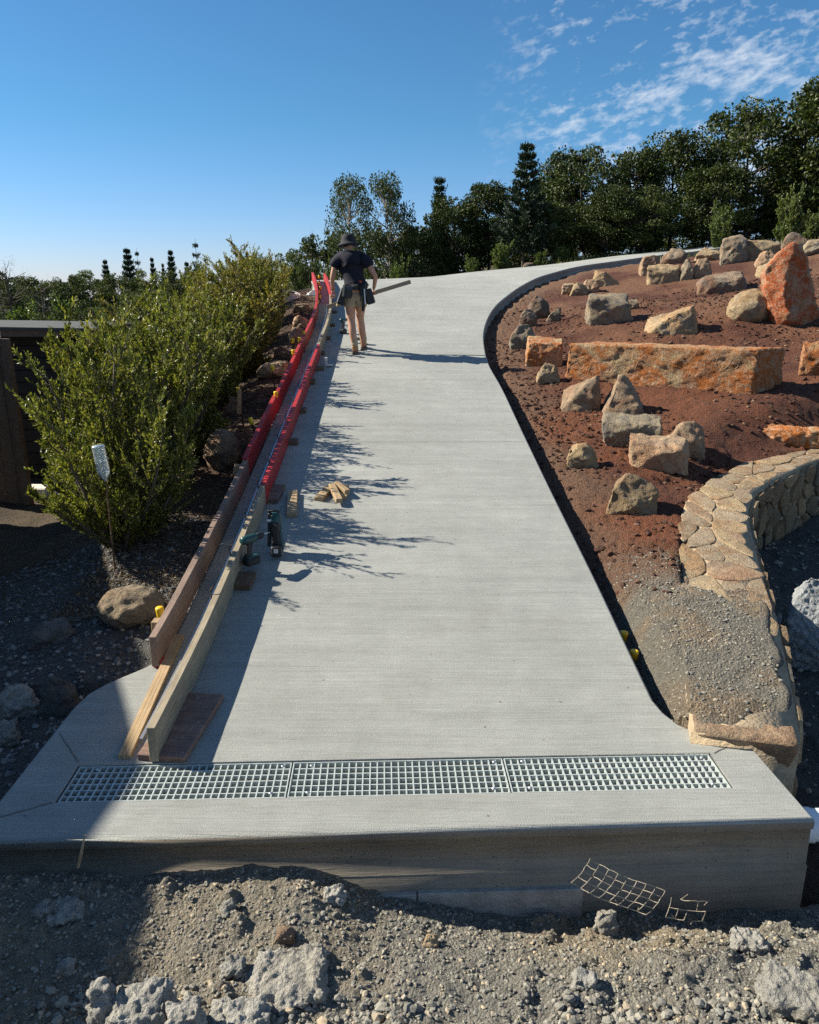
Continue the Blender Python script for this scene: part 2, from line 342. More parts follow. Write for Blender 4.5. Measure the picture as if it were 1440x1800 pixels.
M['leather'] = simple('black_leather', (0.012, 0.013, 0.014), 0.5, 0, 0.3, 20)
M['hat'] = simple('charcoal_hat', (0.009, 0.010, 0.015), 0.85, 0, 0.3, 20)
M['tool_green'] = simple('dark_teal_plastic', (0.008, 0.05, 0.05), 0.4, 0, 0.15, 20)
M['tool_black'] = simple('black_rubber', (0.010, 0.010, 0.011), 0.55, 0, 0.3, 20)
M['white'] = simple('white_plastic', (0.72, 0.74, 0.76), 0.4, 0, 0.06, 6)
M['label'] = simple('paper_label', (0.6, 0.55, 0.5), 0.7)
M['undershirt'] = simple('orange_waistband', (0.35, 0.06, 0.03), 0.8)
M['shed'] = simple('dark_shed_cladding', (0.010, 0.012, 0.013), 0.7, 0, 0.3, 5)
M['shed_roof'] = simple('grey_roof_sheet', (0.06, 0.06, 0.056), 0.85, 0.0, 0.2, 3)
M['tub'] = simple('blue_grey_tub', (0.035, 0.05, 0.07), 0.5)  # base colour darkened to stand for the heavy shade beside the shed
M['render_wall'] = simple('house_render', (0.45, 0.42, 0.38), 0.9)
M['wire'] = simple('rusty_galvanised_wire', (0.30, 0.26, 0.20), 0.7, 0.3, 0.5, 60)
M['groove'] = simple('dark_joint_line', (0.12, 0.115, 0.10), 0.95)  # plain dark colour of the joint and crack strips
def m_pet():
    b = MB('clear_plastic'); b.set('Base Color', (0.85, 0.93, 0.95, 1)); b.set('Roughness', 0.15); b.set('Transmission Weight', 0.75); b.set('IOR', 1.35)
    b.bump(b.noise(30, 3), 0.006); return b.m
M['pet'] = m_pet()
M['trough'] = simple('shade_toned_trough', (0.05, 0.055, 0.055), 0.9)  # colour darkened to put the channel's shade below the grates into it
M['gravel_brown'] = m_gravel('brown_rubble', (0.07, 0.05, 0.035), (0.16, 0.115, 0.075), (0.30, 0.22, 0.14))
M['leaf_mid'] = m_leaf('mid_green_leaf', (0.030, 0.045, 0.010), (0.065, 0.085, 0.020), (0.14, 0.15, 0.045), 0.3, 0.5, 0.3)
# ------------------------------------------------------------------ drive profile and edges
_yk = [(-50, 0), (3.75, 0), (4.6, 0.075), (6.3, 0.30), (12, 1.17), (20, 2.37), (26, 3.2), (32, 3.75), (60, 4.6), (400, 6)]
_yt = np.arange(-20, 80, 0.02); _pt = np.interp(_yt, [k[0] for k in _yk], [k[1] for k in _yk])
_kw = 45; _pt2 = np.convolve(np.pad(_pt, _kw, mode='edge'), np.ones(2*_kw+1)/(2*_kw+1), mode='valid')
def Pd(y): return np.interp(y, _yt, _pt2)
def on_surf(px, py, off=0.0, fn=None):
    """point where the pixel's ray meets z = Pd(y)+off"""
    d = ray(px, py); fn = fn or (lambda x, y: float(Pd(y)) + off); t0 = 1.5; t = t0
    while t < 60:
        p = Vector((0, 0, H)) + d * t
        if p.z <= fn(p.x, p.y):
            a, b = t - 0.05, t
            for _ in range(18):
                m = (a + b) / 2; q = Vector((0, 0, H)) + d * m
                if q.z <= fn(q.x, q.y): b = m
                else: a = m
            return Vector((0, 0, H)) + d * b
        t += 0.05
    return Vector((0, 0, H)) + d * 25
def cshift(y): return np.interp(y, [12, 13.4, 14.8, 16.6, 18.4, 19.8], [0, -0.03, -0.10, -0.28, -0.53, -0.78])
def x_in(y): return np.interp(y, [3.0, 8.3, 12, 40], [-1.21, -1.315, -1.38, -1.38]) + cshift(y)
def x_out(y): return np.interp(y, [4.0, 8.35, 12, 40], [-1.48, -1.575, -1.65, -1.65]) + cshift(y)
def catmull(P, n):
    P = [Vector(p) for p in P]; P = [P[0]*2 - P[1]] + P + [P[-1]*2 - P[-2]]; out = []
    for i in range(1, len(P) - 2):
        for k in range(8):
            t = k / 8; a, b, c, d = P[i-1], P[i], P[i+1], P[i+2]
            out.append(0.5 * ((2*b) + (c-a)*t + (2*a-5*b+4*c-d)*t*t + (-a+3*b-3*c+d)*t**3))
    out.append(P[-2]); return resample(out, n)
def resample(P, n):
    P = [Vector(p) for p in P]; L = [0]
    for a, b in zip(P, P[1:]): L.append(L[-1] + (b - a).length)
    res = []
    for k in range(n):
        s = L[-1] * k / (n - 1); i = 0
        while i < len(L) - 2 and L[i+1] < s: i += 1
        t = (s - L[i]) / max(1e-9, L[i+1] - L[i]); res.append(P[i].lerp(P[i+1], min(1, max(0, t))))
    return res
R_pts = [Vector((1.31, 3.65, 0))] + [on_surf(*p) for p in [(1095, 1128), (1036, 1003), (965, 859), (919, 763), (882, 684), (857, 638), (849, 600), (851, 575), (861, 551), (875, 533), (894, 517.5)]]
R_pts += [at_y(*p) for p in [(915, 503, 18.6), (944, 488, 19.9), (980, 477, 21.0), (1019, 467.5, 21.9), (1090, 457.5, 23.3), (1145, 450, 24.3), (1218, 442, 25.8), (1290, 432, 27.4), (1360, 424, 29.5)]]
Rs = catmull(R_pts, 400)
Ry = np.array([p.y for p in Rs]); Rx = np.array([p.x for p in Rs])
L_pts = [Vector((float(x_out(y)) + 0.03, y, float(Pd(y)))) for y in np.arange(12, 19.9, 0.5)]
L_pts += [at_y(*p) for p in [(600, 493, 20.4), (640, 491.5, 20.9), (700, 489, 21.6), (760, 486, 22.4), (840, 477, 23.8), (965, 465, 25.8), (1090, 449, 28.2), (1207, 437.5, 30.5), (1265, 430, 32.0), (1360, 421, 34.5)]]
Ls = catmull(L_pts, 400)
# ---- slab mesh
hole_c = Vector((-0.05, 3.03, 0)); HROT = math.radians(1.9); HW, HD = 3.03, 0.272
def hp(u, v, z=0.0):
    c, s = math.cos(HROT), math.sin(HROT); return Vector((hole_c.x + u*c - v*s, hole_c.y + u*s + v*c, z))
def xr_at(y): return float(np.interp(y, Ry[:250], Rx[:250]))
YJ = 4.7
def edge_left(y): return float(x_out(y)) + 0.03
outline = [(-1.80, 2.615), (1.715, 2.75), (1.665, 3.335), (1.56, 3.345), (1.45, 3.37), (1.375, 3.45), (1.33, 3.56), (1.31, 3.68)]
for y in np.arange(3.9, YJ - 0.05, 0.2): outline.append((xr_at(y), y))
NJ = 12; rowJ = [(xr_at(YJ) + (edge_left(YJ) - xr_at(YJ)) * k / NJ, YJ) for k in range(NJ + 1)]
outline += rowJ
outline += [(edge_left(4.4), 4.4), (-1.45, 4.15), (-1.53, 4.02), (-1.70, 3.84), (-1.76, 3.74), (-1.785, 3.6)]
holes = [hp(-HW/2, -HD/2), hp(HW/2, -HD/2), hp(HW/2, HD/2), hp(-HW/2, HD/2)]
from mathutils.geometry import delaunay_2d_cdt
def pip(x, y, poly):
    x = np.asarray(x, float); y = np.asarray(y, float); ins = np.zeros(x.shape, bool); n = len(poly); j = n - 1
    for i in range(n):
        xi, yi = poly[i][0], poly[i][1]; xj, yj = poly[j][0], poly[j][1]
        c = ((yi > y) != (yj > y)) & (x < (xj - xi) * (y - yi) / ((yj - yi) if yj != yi else 1e-12) + xi); ins ^= c; j = i
    return ins
V2 = [Vector(p[:2]) for p in outline] + [Vector((h.x, h.y)) for h in holes]
no = len(outline); E = [(i, (i+1) % no) for i in range(no)] + [(no+i, no+(i+1) % 4) for i in range(4)]
for y in np.arange(3.35, YJ, 0.1):
    for x in np.arange(-1.7, 1.7, 0.35):
        if pip(x, y, outline) and pip(x, y - 0.06, outline) and pip(x - 0.06, y, outline) and pip(x + 0.06, y + 0.02, outline): V2.append(Vector((x, y)))
vo, eo, fo, *_ = delaunay_2d_cdt(V2, E, [], 0, 1e-5)
bm = bmesh.new(); hpoly = [(h.x, h.y) for h in holes]
bv = [bm.verts.new((v.x, v.y, float(Pd(v.y)))) for v in vo]
for f in fo:
    c = sum((vo[i] for i in f), Vector((0, 0))) / len(f)
    if pip(c.x, c.y, outline) and not pip(c.x, c.y, hpoly): bm.faces.new([bv[i] for i in f])
def loft(rows):
    vr = [[bm.verts.new(p) for p in r] for r in rows]
    for a, b in zip(vr, vr[1:]):
        for k in range(len(a) - 1): bm.faces.new((a[k], b[k], b[k+1], a[k+1]))
rows = []
for y in [YJ] + list(np.arange(4.9, 12.0, 0.2)):
    a = Vector((xr_at(y), y, float(Pd(y)))); b = Vector((edge_left(y), y, float(Pd(y)))); rows.append([a.lerp(b, k / NJ) for k in range(NJ + 1)])
Rb = resample([p for p in Rs if p.y > 12.0], 64); Lb = resample(Ls, 64)
for a, b in zip(Rb, Lb):
    rows.append([a.lerp(b, k / NJ) for k in range(NJ + 1)])
loft(rows)
bmesh.ops.remove_doubles(bm, verts=bm.verts, dist=0.002)
loose = [v for v in bm.verts if not v.link_faces]
bmesh.ops.delete(bm, geom=loose, context='VERTS')
bmesh.ops.recalc_face_normals(bm, faces=bm.faces)
if sum(f.normal.z for f in bm.faces) < 0: bmesh.ops.reverse_faces(bm, faces=bm.faces)
for f in bm.faces: f.smooth = True
bm.edges.index_update(); be = [e for e in bm.edges if len(e.link_faces) == 1]
outn = {}
for e in be: e.smooth = False
for e in be:
    f = e.link_faces[0]; a, b = e.verts; t = (b.co - a.co); n = Vector((t.y, -t.x, 0)).normalized()
    if n.dot(e.link_faces[0].calc_center_median() - (a.co + b.co)/2) > 0: n = -n
    for v in (a, b): outn[v] = outn.get(v, Vector()) + n
prof_o = [(0.006, -0.002), (0.014, -0.008), (0.019, -0.018), (0.018, -0.052), (0.009, -0.058), (0.013, -0.235), (0.020, -0.242), (0.020, -0.30)]
rings = {}; inh_set = set()
for v, n in outn.items():
    n = n.normalized(); inh = abs((v.co - hole_c).dot(Vector((math.cos(HROT), math.sin(HROT), 0)))) < HW/2 + 0.01 and abs((v.co - hole_c).dot(Vector((-math.sin(HROT), math.cos(HROT), 0)))) < HD/2 + 0.01
    if inh: inh_set.add(v)
    if inh: pr = [(0.0, -0.004), (0.0, -0.03), (-0.012, -0.032), (-0.012, -0.08), (-0.012, -0.12), (-0.012, -0.18), (-0.012, -0.25), (-0.012, -0.34)]
    else:
        pr = list(prof_o)
        if v.co.y < 2.9: pr[-1] = (0.02, -0.50)
    rings[v] = [v] + [bm.verts.new(v.co + n * o + Vector((0, 0, z))) for o, z in pr]
for e in be:
    f = e.link_faces[0]; a, b = e.verts
    lo = [l for l in f.loops if l.edge == e][0]
    a, b = lo.vert, lo.link_loop_next.vert
    for k in range(len(prof_o)):
        nf = bm.faces.new((rings[b][k], rings[a][k], rings[a][k+1], rings[b][k+1])); nf.smooth = True
        if k >= 3: nf.material_index = (2 if (a in inh_set) else 1) if (a.co.y < 3.4) else 0
slab = bm_obj('driveway', bm, [M['conc'], M['formed'], M['trough']]); tag(slab, kind='structure', label='pale broom-finished concrete driveway climbing the slope and curving away')
# channel trough under the grates
bm = bmesh.new()
for (u, v, su, sv, zc, sz) in [(0, 0, HW + 0.1, HD + 0.1, -0.36, 0.04)]:
    box(bm, hp(u, v, zc), (su, sv, sz), Euler((0, 0, HROT)))
for u in (-0.5, 0.5): box(bm, hp(u, 0, -0.045), (0.03, HD + 0.02, 0.02), Euler((0, 0, HROT)))
o = bm_obj('drain_channel', bm, M['trough'], slab)
# sawn joints / corner cracks: thin dark inlays a hair above the surface
def strip(name, pts, wdt, mat, parent, lift=0.003):
    bm = bmesh.new(); prev = None
    pts = [Vector((p[0], p[1], float(Pd(p[1])) + lift)) for p in pts]
    for i, p in enumerate(pts):
        t = (pts[min(i+1, len(pts)-1)] - pts[max(0, i-1)]); n = Vector((-t.y, t.x, 0)).normalized() * wdt * 0.5
        cur = (bm.verts.new(p + n), bm.verts.new(p - n))
        if prev: bm.faces.new((prev[0], prev[1], cur[1], cur[0]))
        prev = cur
    return bm_obj(name, bm, mat, parent)
def wob(a, b, n=7, amp=0.0025):
    a = Vector(a); b = Vector(b); d = b - a; nn = Vector((-d.y, d.x)).normalized()
    return [a.lerp(b, k/(n-1)) + nn * (random.uniform(-amp, amp) if 0 < k < n-1 else 0) for k in range(n)]
for a, b in [((-1.775, 3.38), (-1.575, 3.135)), ((-1.80, 2.72), (-1.565, 2.845)), ((1.67, 3.33), (1.475, 3.205))]:
    strip('joint_crack', wob(a, b), 0.005, M['groove'], slab)
for rowp in (778, 563): 
    y = on_surf(800, rowp).y; strip('saw_joint', [(edge_left(y) + 0.02, y), (xr_at(y) - 0.02, y + 0.03)], 0.003, M['groove'], slab)
# footing below the front face
bm = bmesh.new(); fa, fb = Vector((-1.80, 2.615, 0)), Vector((1.715, 2.75, 0)); fd = (fb - fa).normalized(); fn_ = Vector((fd.y, -fd.x, 0))
for u0, u1, zt in ((1.36, 1.83, -0.315), (1.835, 2.55, -0.31)):
    c = fa + fd * ((u0+u1)/2) + fn_ * 0.012; box(bm, (c.x, c.y, zt - 0.12), (u1 - u0, 0.05, 0.24), Euler((0, 0, math.atan2(fd.y, fd.x))), 0.004)
bm_obj('footing_strip', bm, M['footing'], slab)

# ------------------------------------------------------------------ stone wall path (plan) from the photo's cap edges
def zcap(y): return 0.085 + 0.055 * max(0.0, min(y, 11) - 3.3)
capfn = lambda x, y: zcap(y)
WL = [on_surf(px, py, fn=capfn) for px, py in [(1217, 1282), (1206, 1205), (1200, 1120), (1197, 1040), (1196, 980), (1196, 930), (1199, 899), (1215, 867), (1258, 836), (1308, 813), (1363, 800), (1440, 784)]]
WR = [on_surf(px, py, fn=capfn) for px, py in [(1409, 1300), (1393, 1211), (1380, 1150), (1368, 1095), (1352, 1050), (1341, 1010), (1327, 958), (1316, 905), (1326, 872), (1356, 848), (1395, 829), (1440, 808)]]
d = (WL[-1] - WL[-2]).normalized(); WL += [WL[-1] + d * 0.9]; WR += [WR[-1] + d * 0.9]
for P in (WL, WR): P[-1].z = zcap(P[-1].y)
NW = 90; WLs = catmull(WL, 200); WRs = catmull(WR, 200)
WLs = resample(WLs, NW); WRs = resample(WRs, NW)
wall_poly = [(p.x, p.y) for p in WLs] + [(p.x, p.y) for p in reversed(WRs)]
def dist_poly(x, y, P):
    d = np.full(np.shape(x), 1e9)
    for a, b in zip(P, P[1:]):
        ax, ay, bx, by = a[0], a[1], b[0], b[1]; dx, dy = bx-ax, by-ay; L2 = dx*dx+dy*dy + 1e-12
        t = np.clip(((x-ax)*dx + (y-ay)*dy) / L2, 0, 1); d = np.minimum(d, (x-ax-t*dx)**2 + (y-ay-t*dy)**2)
    return np.sqrt(d)
Lw2 = [(p.x, p.y) for p in resample(WLs, 30)]; Rw2 = [(p.x, p.y) for p in resample(WRs, 30)]
R2 = [(p.x, p.y) for p in resample(Rs, 70)]; L2p = [(x, y) for x, y in [(edge_left(v), v) for v in np.arange(4.15, 12, 0.8)]] + [(p.x, p.y) for p in resample(Ls, 50)]
slab_poly = [(p[0], p[1]) for p in outline[:8]] + R2[1:] + L2p[::-1] + [(-1.45, 4.15), (-1.70, 3.84), (-1.785, 3.6)]
# region "inside" the curved wall: right of its right edge
inner_poly = [(1.80, 3.3)] + Rw2 + [(30, Rw2[-1][1] + 1.5), (30, 3.3)]
ctrl = [(p.x, p.y, p.z) for p in resample([q for q in Rs if q.y > 11.5], 40)] + [(p.x, p.y, p.z) for p in resample(Ls, 40)]
ctrl = np.array(ctrl)
def S(x, y):
    x = np.asarray(x, float); y = np.asarray(y, float); num = 0; den = 0
    for c in ctrl:
        wgt = 1.0 / (((x-c[0])**2 + (y-c[1])**2) + 0.02)**2; num = num + wgt*c[2]; den = den + wgt
    far = num/den; t = sstep(12.0, 14.5, y); return Pd(y)*(1-t) + far*t
def T(x, y, detail=True):
    x = np.asarray(x, float); y = np.asarray(y, float); x, y = np.broadcast_arrays(x, y)
    s = S(x, y); ins = pip(x, y, slab_poly)
    dR = dist_poly(x, y, R2); dL = dist_poly(x, y, L2p); dW = dist_poly(x, y, Lw2); dWr = dist_poly(x, y, Rw2)
    inw = pip(x, y, wall_poly); inn = pip(x, y, inner_poly) & ~inw
    # garden on the right
    gar = s - 0.20 + 0.05*np.minimum(dR, 0.3)/0.3 + 0.06*np.clip(dR - 0.3, 0, 8) + 0.05*np.clip(dR-4, 0, 6)*sstep(14, 20, y)
    zc = 0.085 + 0.055 * np.clip(np.minimum(y, 11) - 3.3, 0, None)
    k = 1 - sstep(0.0, 0.75, dW); low = np.minimum(gar, zc + 0.25)
    gar = gar*(1-k) + (zc - 0.03 + 0.04*sstep(5.6, 5.0, y)*sstep(3.3, 3.6, y))*k
    gutter = 1 - sstep(0.02, 0.24, dR); gar = np.where(y < 12, gar*(1-gutter) + np.minimum(gar, s - 0.20 - 0.05*sstep(3, 5, y))*gutter, gar)
    # far / left side
    edge = s - 0.16
    yard = np.interp(y, [0, 11, 16, 25, 40, 120, 400], [-0.55, -0.50, 0.0, 0.8, 0.4, -4, -12])
    dLx = np.where(y < 4.15, np.clip(-1.80 - x, 0, None), dL)
    left = edge + (yard - edge) * sstep(0.3, 3.0, dLx) - 0.04
    left = np.where(y < 4.15, (-0.22 - 0.33*sstep(0.0, 1.8, dLx)), left)
    beyond = s - 0.12 - 0.035*np.minimum(dL, 20)
    rightness = sstep(-3.5, 3.0, x - 0.1*(y-20)); isfar = sstep(18.5, 21.5, y)
    farz = left*(1-rightness) + beyond*rightness
    lf = left*(1-isfar) + farz*isfar
    side_right = (x > np.interp(y, Ry, Rx)) & (y < 29) & (x > 0)
    z = np.where(side_right, gar, lf)
    z = np.where(y > 45, z - 0.02*(y-45), z)
    z = np.where(ins, s - 0.27, z)
    # under the wall / courtyard
    court = -0.36 - 0.25*sstep(5.5, 3.0, y) + 0.03*np.clip(y-7, 0, 5)
    z = np.where(inn, court, z); mid = dW/(dW+dWr+1e-6)
    _nb = fbm(x*5, y*5, seed=6, oct=3); cover = sstep(0.0, 0.06, dWr + 0.05*_nb) * sstep(5.3, 4.6, y + 0.45*fbm(x*2.2, y*2.2, seed=5)) * sstep(3.30, 3.52, y + 0.25*_nb)
    z = np.where(inw, np.where(cover > 0.01, (zc - 0.035) + 0.047*cover, np.where(mid < 0.5, zc - 0.03 - 0.1*mid, court)), z)
    # dip between slab edge and sandstone end, right hand hole
    z = np.where((x > 1.69) & (y < 3.33), -0.62, z)
    # foreground in front of the face
    yf = 2.615 + (x + 1.80) * 0.0384
    fz0 = np.interp(x, [-6, -1.8, -0.9, -0.45, -0.1, 0.3, 1.7, 4], [-0.25, -0.16, -0.19, -0.17, -0.31, -0.43, -0.47, -0.5])
    fz1 = np.interp(x, [-6, -1.8, -0.5, 0.5, 1.6, 4], [-0.3, -0.27, -0.24, -0.33, -0.30, -0.3])
    fg = fz0 + (fz1 - fz0) * sstep(0.0, 0.5, yf - y)
    z = np.where(y < yf + 0.02, fg, z)
    z = np.where((y >= yf + 0.02) & (y < 3.3) & (x > -1.8) & (x < 1.70), -0.6, z)
    if detail:
        a = fbm(x*1.3, y*1.3, seed=1, oct=3)*0.05; b = fbm(x*6, y*6, seed=2, oct=4)*0.022; c = fbm(x*26, y*26, seed=3, oct=3, gain=0.6)*0.010
        near = sstep(0.05, 0.35, dR)
        z = z + np.where(ins, 0, np.where(y < yf + 0.02, a*0.5 + b*1.2 + c*1.3, np.where(inw & (y < 6), c*0.8, (a*near + b*1.1 + c*1.2)*np.where(inw, 0.2, 1))))
        # loose clumps in the red soil
        cl_ = np.clip(fbm(x*17, y*17, seed=9, oct=3) - 0.22, 0, 1) * 0.10 * sstep(-0.2, 0.4, fbm(x*0.9, y*0.9, seed=33))
        z = z + np.where(side_right & ~inw & ~ins & (y > 5.3), cl_*near, 0)
        fgc = np.clip(fbm(x*9, y*9, seed=12, oct=4) - 0.2, 0, 1)*0.09
        m_ = (y < yf - 0.04) & (y > 1.2) & (np.abs(x) < 3.2); popc = np.zeros(x.shape)
        if m_.any():
            xx, yy = x[m_], y[m_]; zz = np.zeros(xx.shape); pt = sstep(0.0, 0.35, fbm(xx*2.1, yy*2.1, seed=44) + 0.5*sstep(2.25, 1.95, yy)); popc[m_] = (pt*0.030 + 0.006)*(1 - worley(xx*22, yy*22, zz, 50)) + (pt*0.012 + 0.004)*(1 - worley(xx*55, yy*55, zz, 60)) - 0.01
        z = z + np.where(y < yf - 0.05, fgc, 0) + popc
        z = z + np.where(side_right & (y < 6.2) & ~ins, fbm(x*14, y*14, seed=71)*0.014*np.where(dR < 0.1, 0, 1), 0)
        mg = side_right & ~inw & ~ins & (y > 5) & (y < 17) & (x < 11)
        if mg.any():
            xx, yy = x[mg], y[mg]; g_ = np.zeros(x.shape); g_[mg] = (1 - worley(xx*8, yy*8, xx*0, 91))*0.030*sstep(-0.3, 0.5, fbm(xx*1.7, yy*1.7, seed=92)) ; z = z + g_*near
        z = z + np.where((y > 34) | (x < -9), fbm(x*0.08, y*0.08, seed=4)*1.0, 0)
    return z
def Tf(x, y): return float(T(np.array([x]), np.array([y]), True)[0])
def arr(segs):
    out = []
    for a, b, st in segs: out += list(np.arange(a, b - 1e-9, st))
    out.append(segs[-1][1]); return np.array(out)
gx = arr([(-400, -60, 40), (-60, -16, 4), (-16, -6, 0.6), (-6, -2.6, 0.07), (-2.6, -1.9, 0.025), (-1.9, 1.95, 0.014), (1.95, 3.4, 0.022), (3.4, 6.4, 0.035), (6.4, 11, 0.12), (11, 20, 0.6), (20, 60, 4), (60, 400, 40)])
gy = arr([(-60, -8, 8), (-8, 1.4, 0.8), (1.4, 1.85, 0.05), (1.85, 2.7, 0.011), (2.7, 2.9, 0.02), (2.9, 8, 0.028), (8, 14, 0.045), (14, 22, 0.12), (22, 34, 0.35), (34, 70, 3), (70, 400, 30)])
GX, GY = np.meshgrid(gx, gy); GZ = T(GX, GY)
BVH_g = None
def region_cols(x, y):
    n = fbm(x*1.1, y*1.1, seed=21); n2 = fbm(x*4, y*4, seed=22); n3 = fbm(x*0.5, y*0.5, seed=23)
    def C(c): return np.array(c)[None, None, :] if x.ndim == 2 else np.array(c)[None, :]
    def L(a, b, t): return a*(1-t[..., None]) + b*t[..., None]
    one = np.ones(x.shape + (3,))
    red = L(one*C((0.130, 0.032, 0.010)), one*C((0.255, 0.080, 0.027)), sstep(-0.4, 0.4, n))
    dR = dist_poly(x, y, R2); inw = pip(x, y, wall_poly); inn = pip(x, y, inner_poly) & ~inw
    # dusty / greyish near the slab and higher up the slope
    dust = sstep(0.9, 0.1, dR + 0.5*n) * 0.6 + sstep(0.0, 0.6, n2)*0.12 + sstep(9, 16, y)*0.45*sstep(-0.5, 0.4, n)
    gar = L(red, one*C((0.30, 0.18, 0.105)), np.clip(dust, 0, 0.75))
    gg = sstep(5.35, 4.75, y + 0.25*n2); grav = L(one*C((0.27, 0.245, 0.195)), one*C((0.34, 0.255, 0.165)), sstep(-0.2, 0.5, n2))
    gar = L(gar, grav, gg)
    gar = L(gar, one*C((0.30, 0.16, 0.07)), sstep(0.5, 0.25, np.abs(y-5.45) )*sstep(0.1, 0.5, n2)*0.6)
    bank = L(one*C((0.19, 0.125, 0.075)), one*C((0.10, 0.05, 0.03)), sstep(-0.3, 0.3, n)); bank = L(bank, one*C((0.30, 0.23, 0.14)), sstep(0.1, 0.5, n2)*0.6)
    yard = L(one*C((0.15, 0.105, 0.06)), one*C((0.09, 0.065, 0.04)), sstep(-0.3, 0.3, n))
    dk = one*C((0.16, 0.155, 0.145)); leftd = L(bank, yard, sstep(-3.2, -4.0, x))
    leftd = L(leftd, dk, sstep(7.0, 6.0, y + 0.4*n)*sstep(-4.0, -3.2, x + 0.25*(y-5)+0.3*n2))
    hill = L(one*C((0.07, 0.075, 0.025)), one*C((0.13, 0.11, 0.06)), sstep(-0.2, 0.4, n3))
    leftd = L(leftd, hill, np.clip(sstep(14, 20, y)*sstep(-3.0, -4.5, x) + sstep(20, 26, y), 0, 1))
    fg = L(one*C((0.35, 0.33, 0.28)), one*C((0.47, 0.375, 0.245)), np.clip(sstep(-0.25, 0.45, n + 0.35*n2), 0, 1)*0.8); fg = L(fg, one*C((0.32, 0.19, 0.085)), sstep(0.35, 0.7, n2)*sstep(1.0, 1.6, x)*0.6)
    yf = 2.615 + (x + 1.80) * 0.0384
    side = (x > np.interp(y, Ry, Rx)) & (x > 0) & (y < 29)
    out = np.where((side | inw)[..., None], gar, leftd)
    out = np.where(inn[..., None], one*C((0.12, 0.12, 0.11)), out); out = np.where(((x > 1.69) & (y < 3.35))[..., None], one*C((0.10, 0.06, 0.035)), out)
    out = np.where((y < yf + 0.02)[..., None], fg, out); return out
GC = region_cols(GX, GY)
ny, nx = GX.shape; idx = np.arange(ny*nx).reshape(ny, nx)
quads = np.stack([idx[:-1, :-1], idx[:-1, 1:], idx[1:, 1:], idx[1:, :-1]], -1).reshape(-1, 4)
cx = (GX[:-1, :-1] + GX[1:, 1:]).ravel()/2; cy = (GY[:-1, :-1] + GY[1:, 1:]).ravel()/2
co = np.stack([GX.ravel(), GY.ravel(), GZ.ravel()], -1); cc = GC.reshape(-1, 3)
f_fg = cy < 2.615 + (cx + 1.80) * 0.0384 + 0.02
f_ct = pip(cx, cy, inner_poly) & ~f_fg & ~pip(cx, cy, wall_poly) & (cy > 3.3) & (cx < 20)
f_gd = (cx > np.interp(cy, Ry, Rx)) & (cx > 0) & (cy < 29) & ~f_ct & ~f_fg & (cx < 20)
f_bk = (cx < -0.5) & (cx > -4.2) & (cy > 2.7) & (cy < 20) & ~f_fg
zones = {'garden_bed': f_gd, 'courtyard': f_ct, 'bank': f_bk & ~f_gd}
zones['ground'] = ~(f_gd | f_ct | zones['bank'])
for nm, msk in zones.items():
    fq = quads[msk]; used, inv = np.unique(fq, return_inverse=True); me = mesh_np(nm, co[used], inv.reshape(-1, 4), M['soil'])
    vcol(me, 'col', cc[used]); o = link(nm, me); tag(o, kind='structure')
def gz(x, y):   # exact grid height (bilinear)
    i = int(np.clip(np.searchsorted(gx, x) - 1, 0, nx-2)); j = int(np.clip(np.searchsorted(gy, y) - 1, 0, ny-2))
    a = (x-gx[i])/(gx[i+1]-gx[i]); b = (y-gy[j])/(gy[j+1]-gy[j])
    return float((GZ[j, i]*(1-a)+GZ[j, i+1]*a)*(1-b) + (GZ[j+1, i]*(1-a)+GZ[j+1, i+1]*a)*b)
def gzv(x, y):
    i = np.clip(np.searchsorted(gx, x) - 1, 0, nx-2); j = np.clip(np.searchsorted(gy, y) - 1, 0, ny-2)
    a = (x-gx[i])/(gx[i+1]-gx[i]); b = (y-gy[j])/(gy[j+1]-gy[j])
    return (GZ[j, i]*(1-a)+GZ[j, i+1]*a)*(1-b) + (GZ[j+1, i]*(1-a)+GZ[j+1, i+1]*a)*b
def on_ground(px, py): return on_surf(px, py, fn=gz)
# ------------------------------------------------------------------ curved stone wall
wall = empty('stone_wall', (0, 0, 0), 'low curved sandstone garden wall with irregular flat capstones', 'wall')
bm = bmesh.new(); prev = None
for a, b in zip(WLs, WRs):
    zt = (a.z + b.z)/2 - 0.018
    cur = [bm.verts.new((a.x, a.y, zt - 0.75)), bm.verts.new((a.x, a.y, zt)), bm.verts.new((b.x, b.y, zt)), bm.verts.new((b.x, b.y, zt - 0.75))]
    if prev:
        for k in range(3): bm.faces.new((prev[k], cur[k], cur[k+1], prev[k+1]))
    else: bm.faces.new(cur)
    prev = cur
bmesh.ops.recalc_face_normals(bm, faces=bm.faces)
bm_obj('mortar_core', bm, M['mortar'], wall, True)
Lc = [0]
for i in range(1, NW): Lc.append(Lc[-1] + ((WLs[i]+WRs[i])/2 - (WLs[i-1]+WRs[i-1])/2).length)
Lc = np.array(Lc); LT = Lc[-1]
Lr = [0]
for i in range(1, NW): Lr.append(Lr[-1] + (WRs[i] - WRs[i-1]).length)
Lr = np.array(Lr)
def interp_path(P, Ls_, s):
    i = int(np.clip(np.searchsorted(Ls_, s) - 1, 0, len(P)-2)); t = (s - Ls_[i])/(Ls_[i+1]-Ls_[i]); return P[i].lerp(P[i+1], t), (P[i+1]-P[i]).normalized()
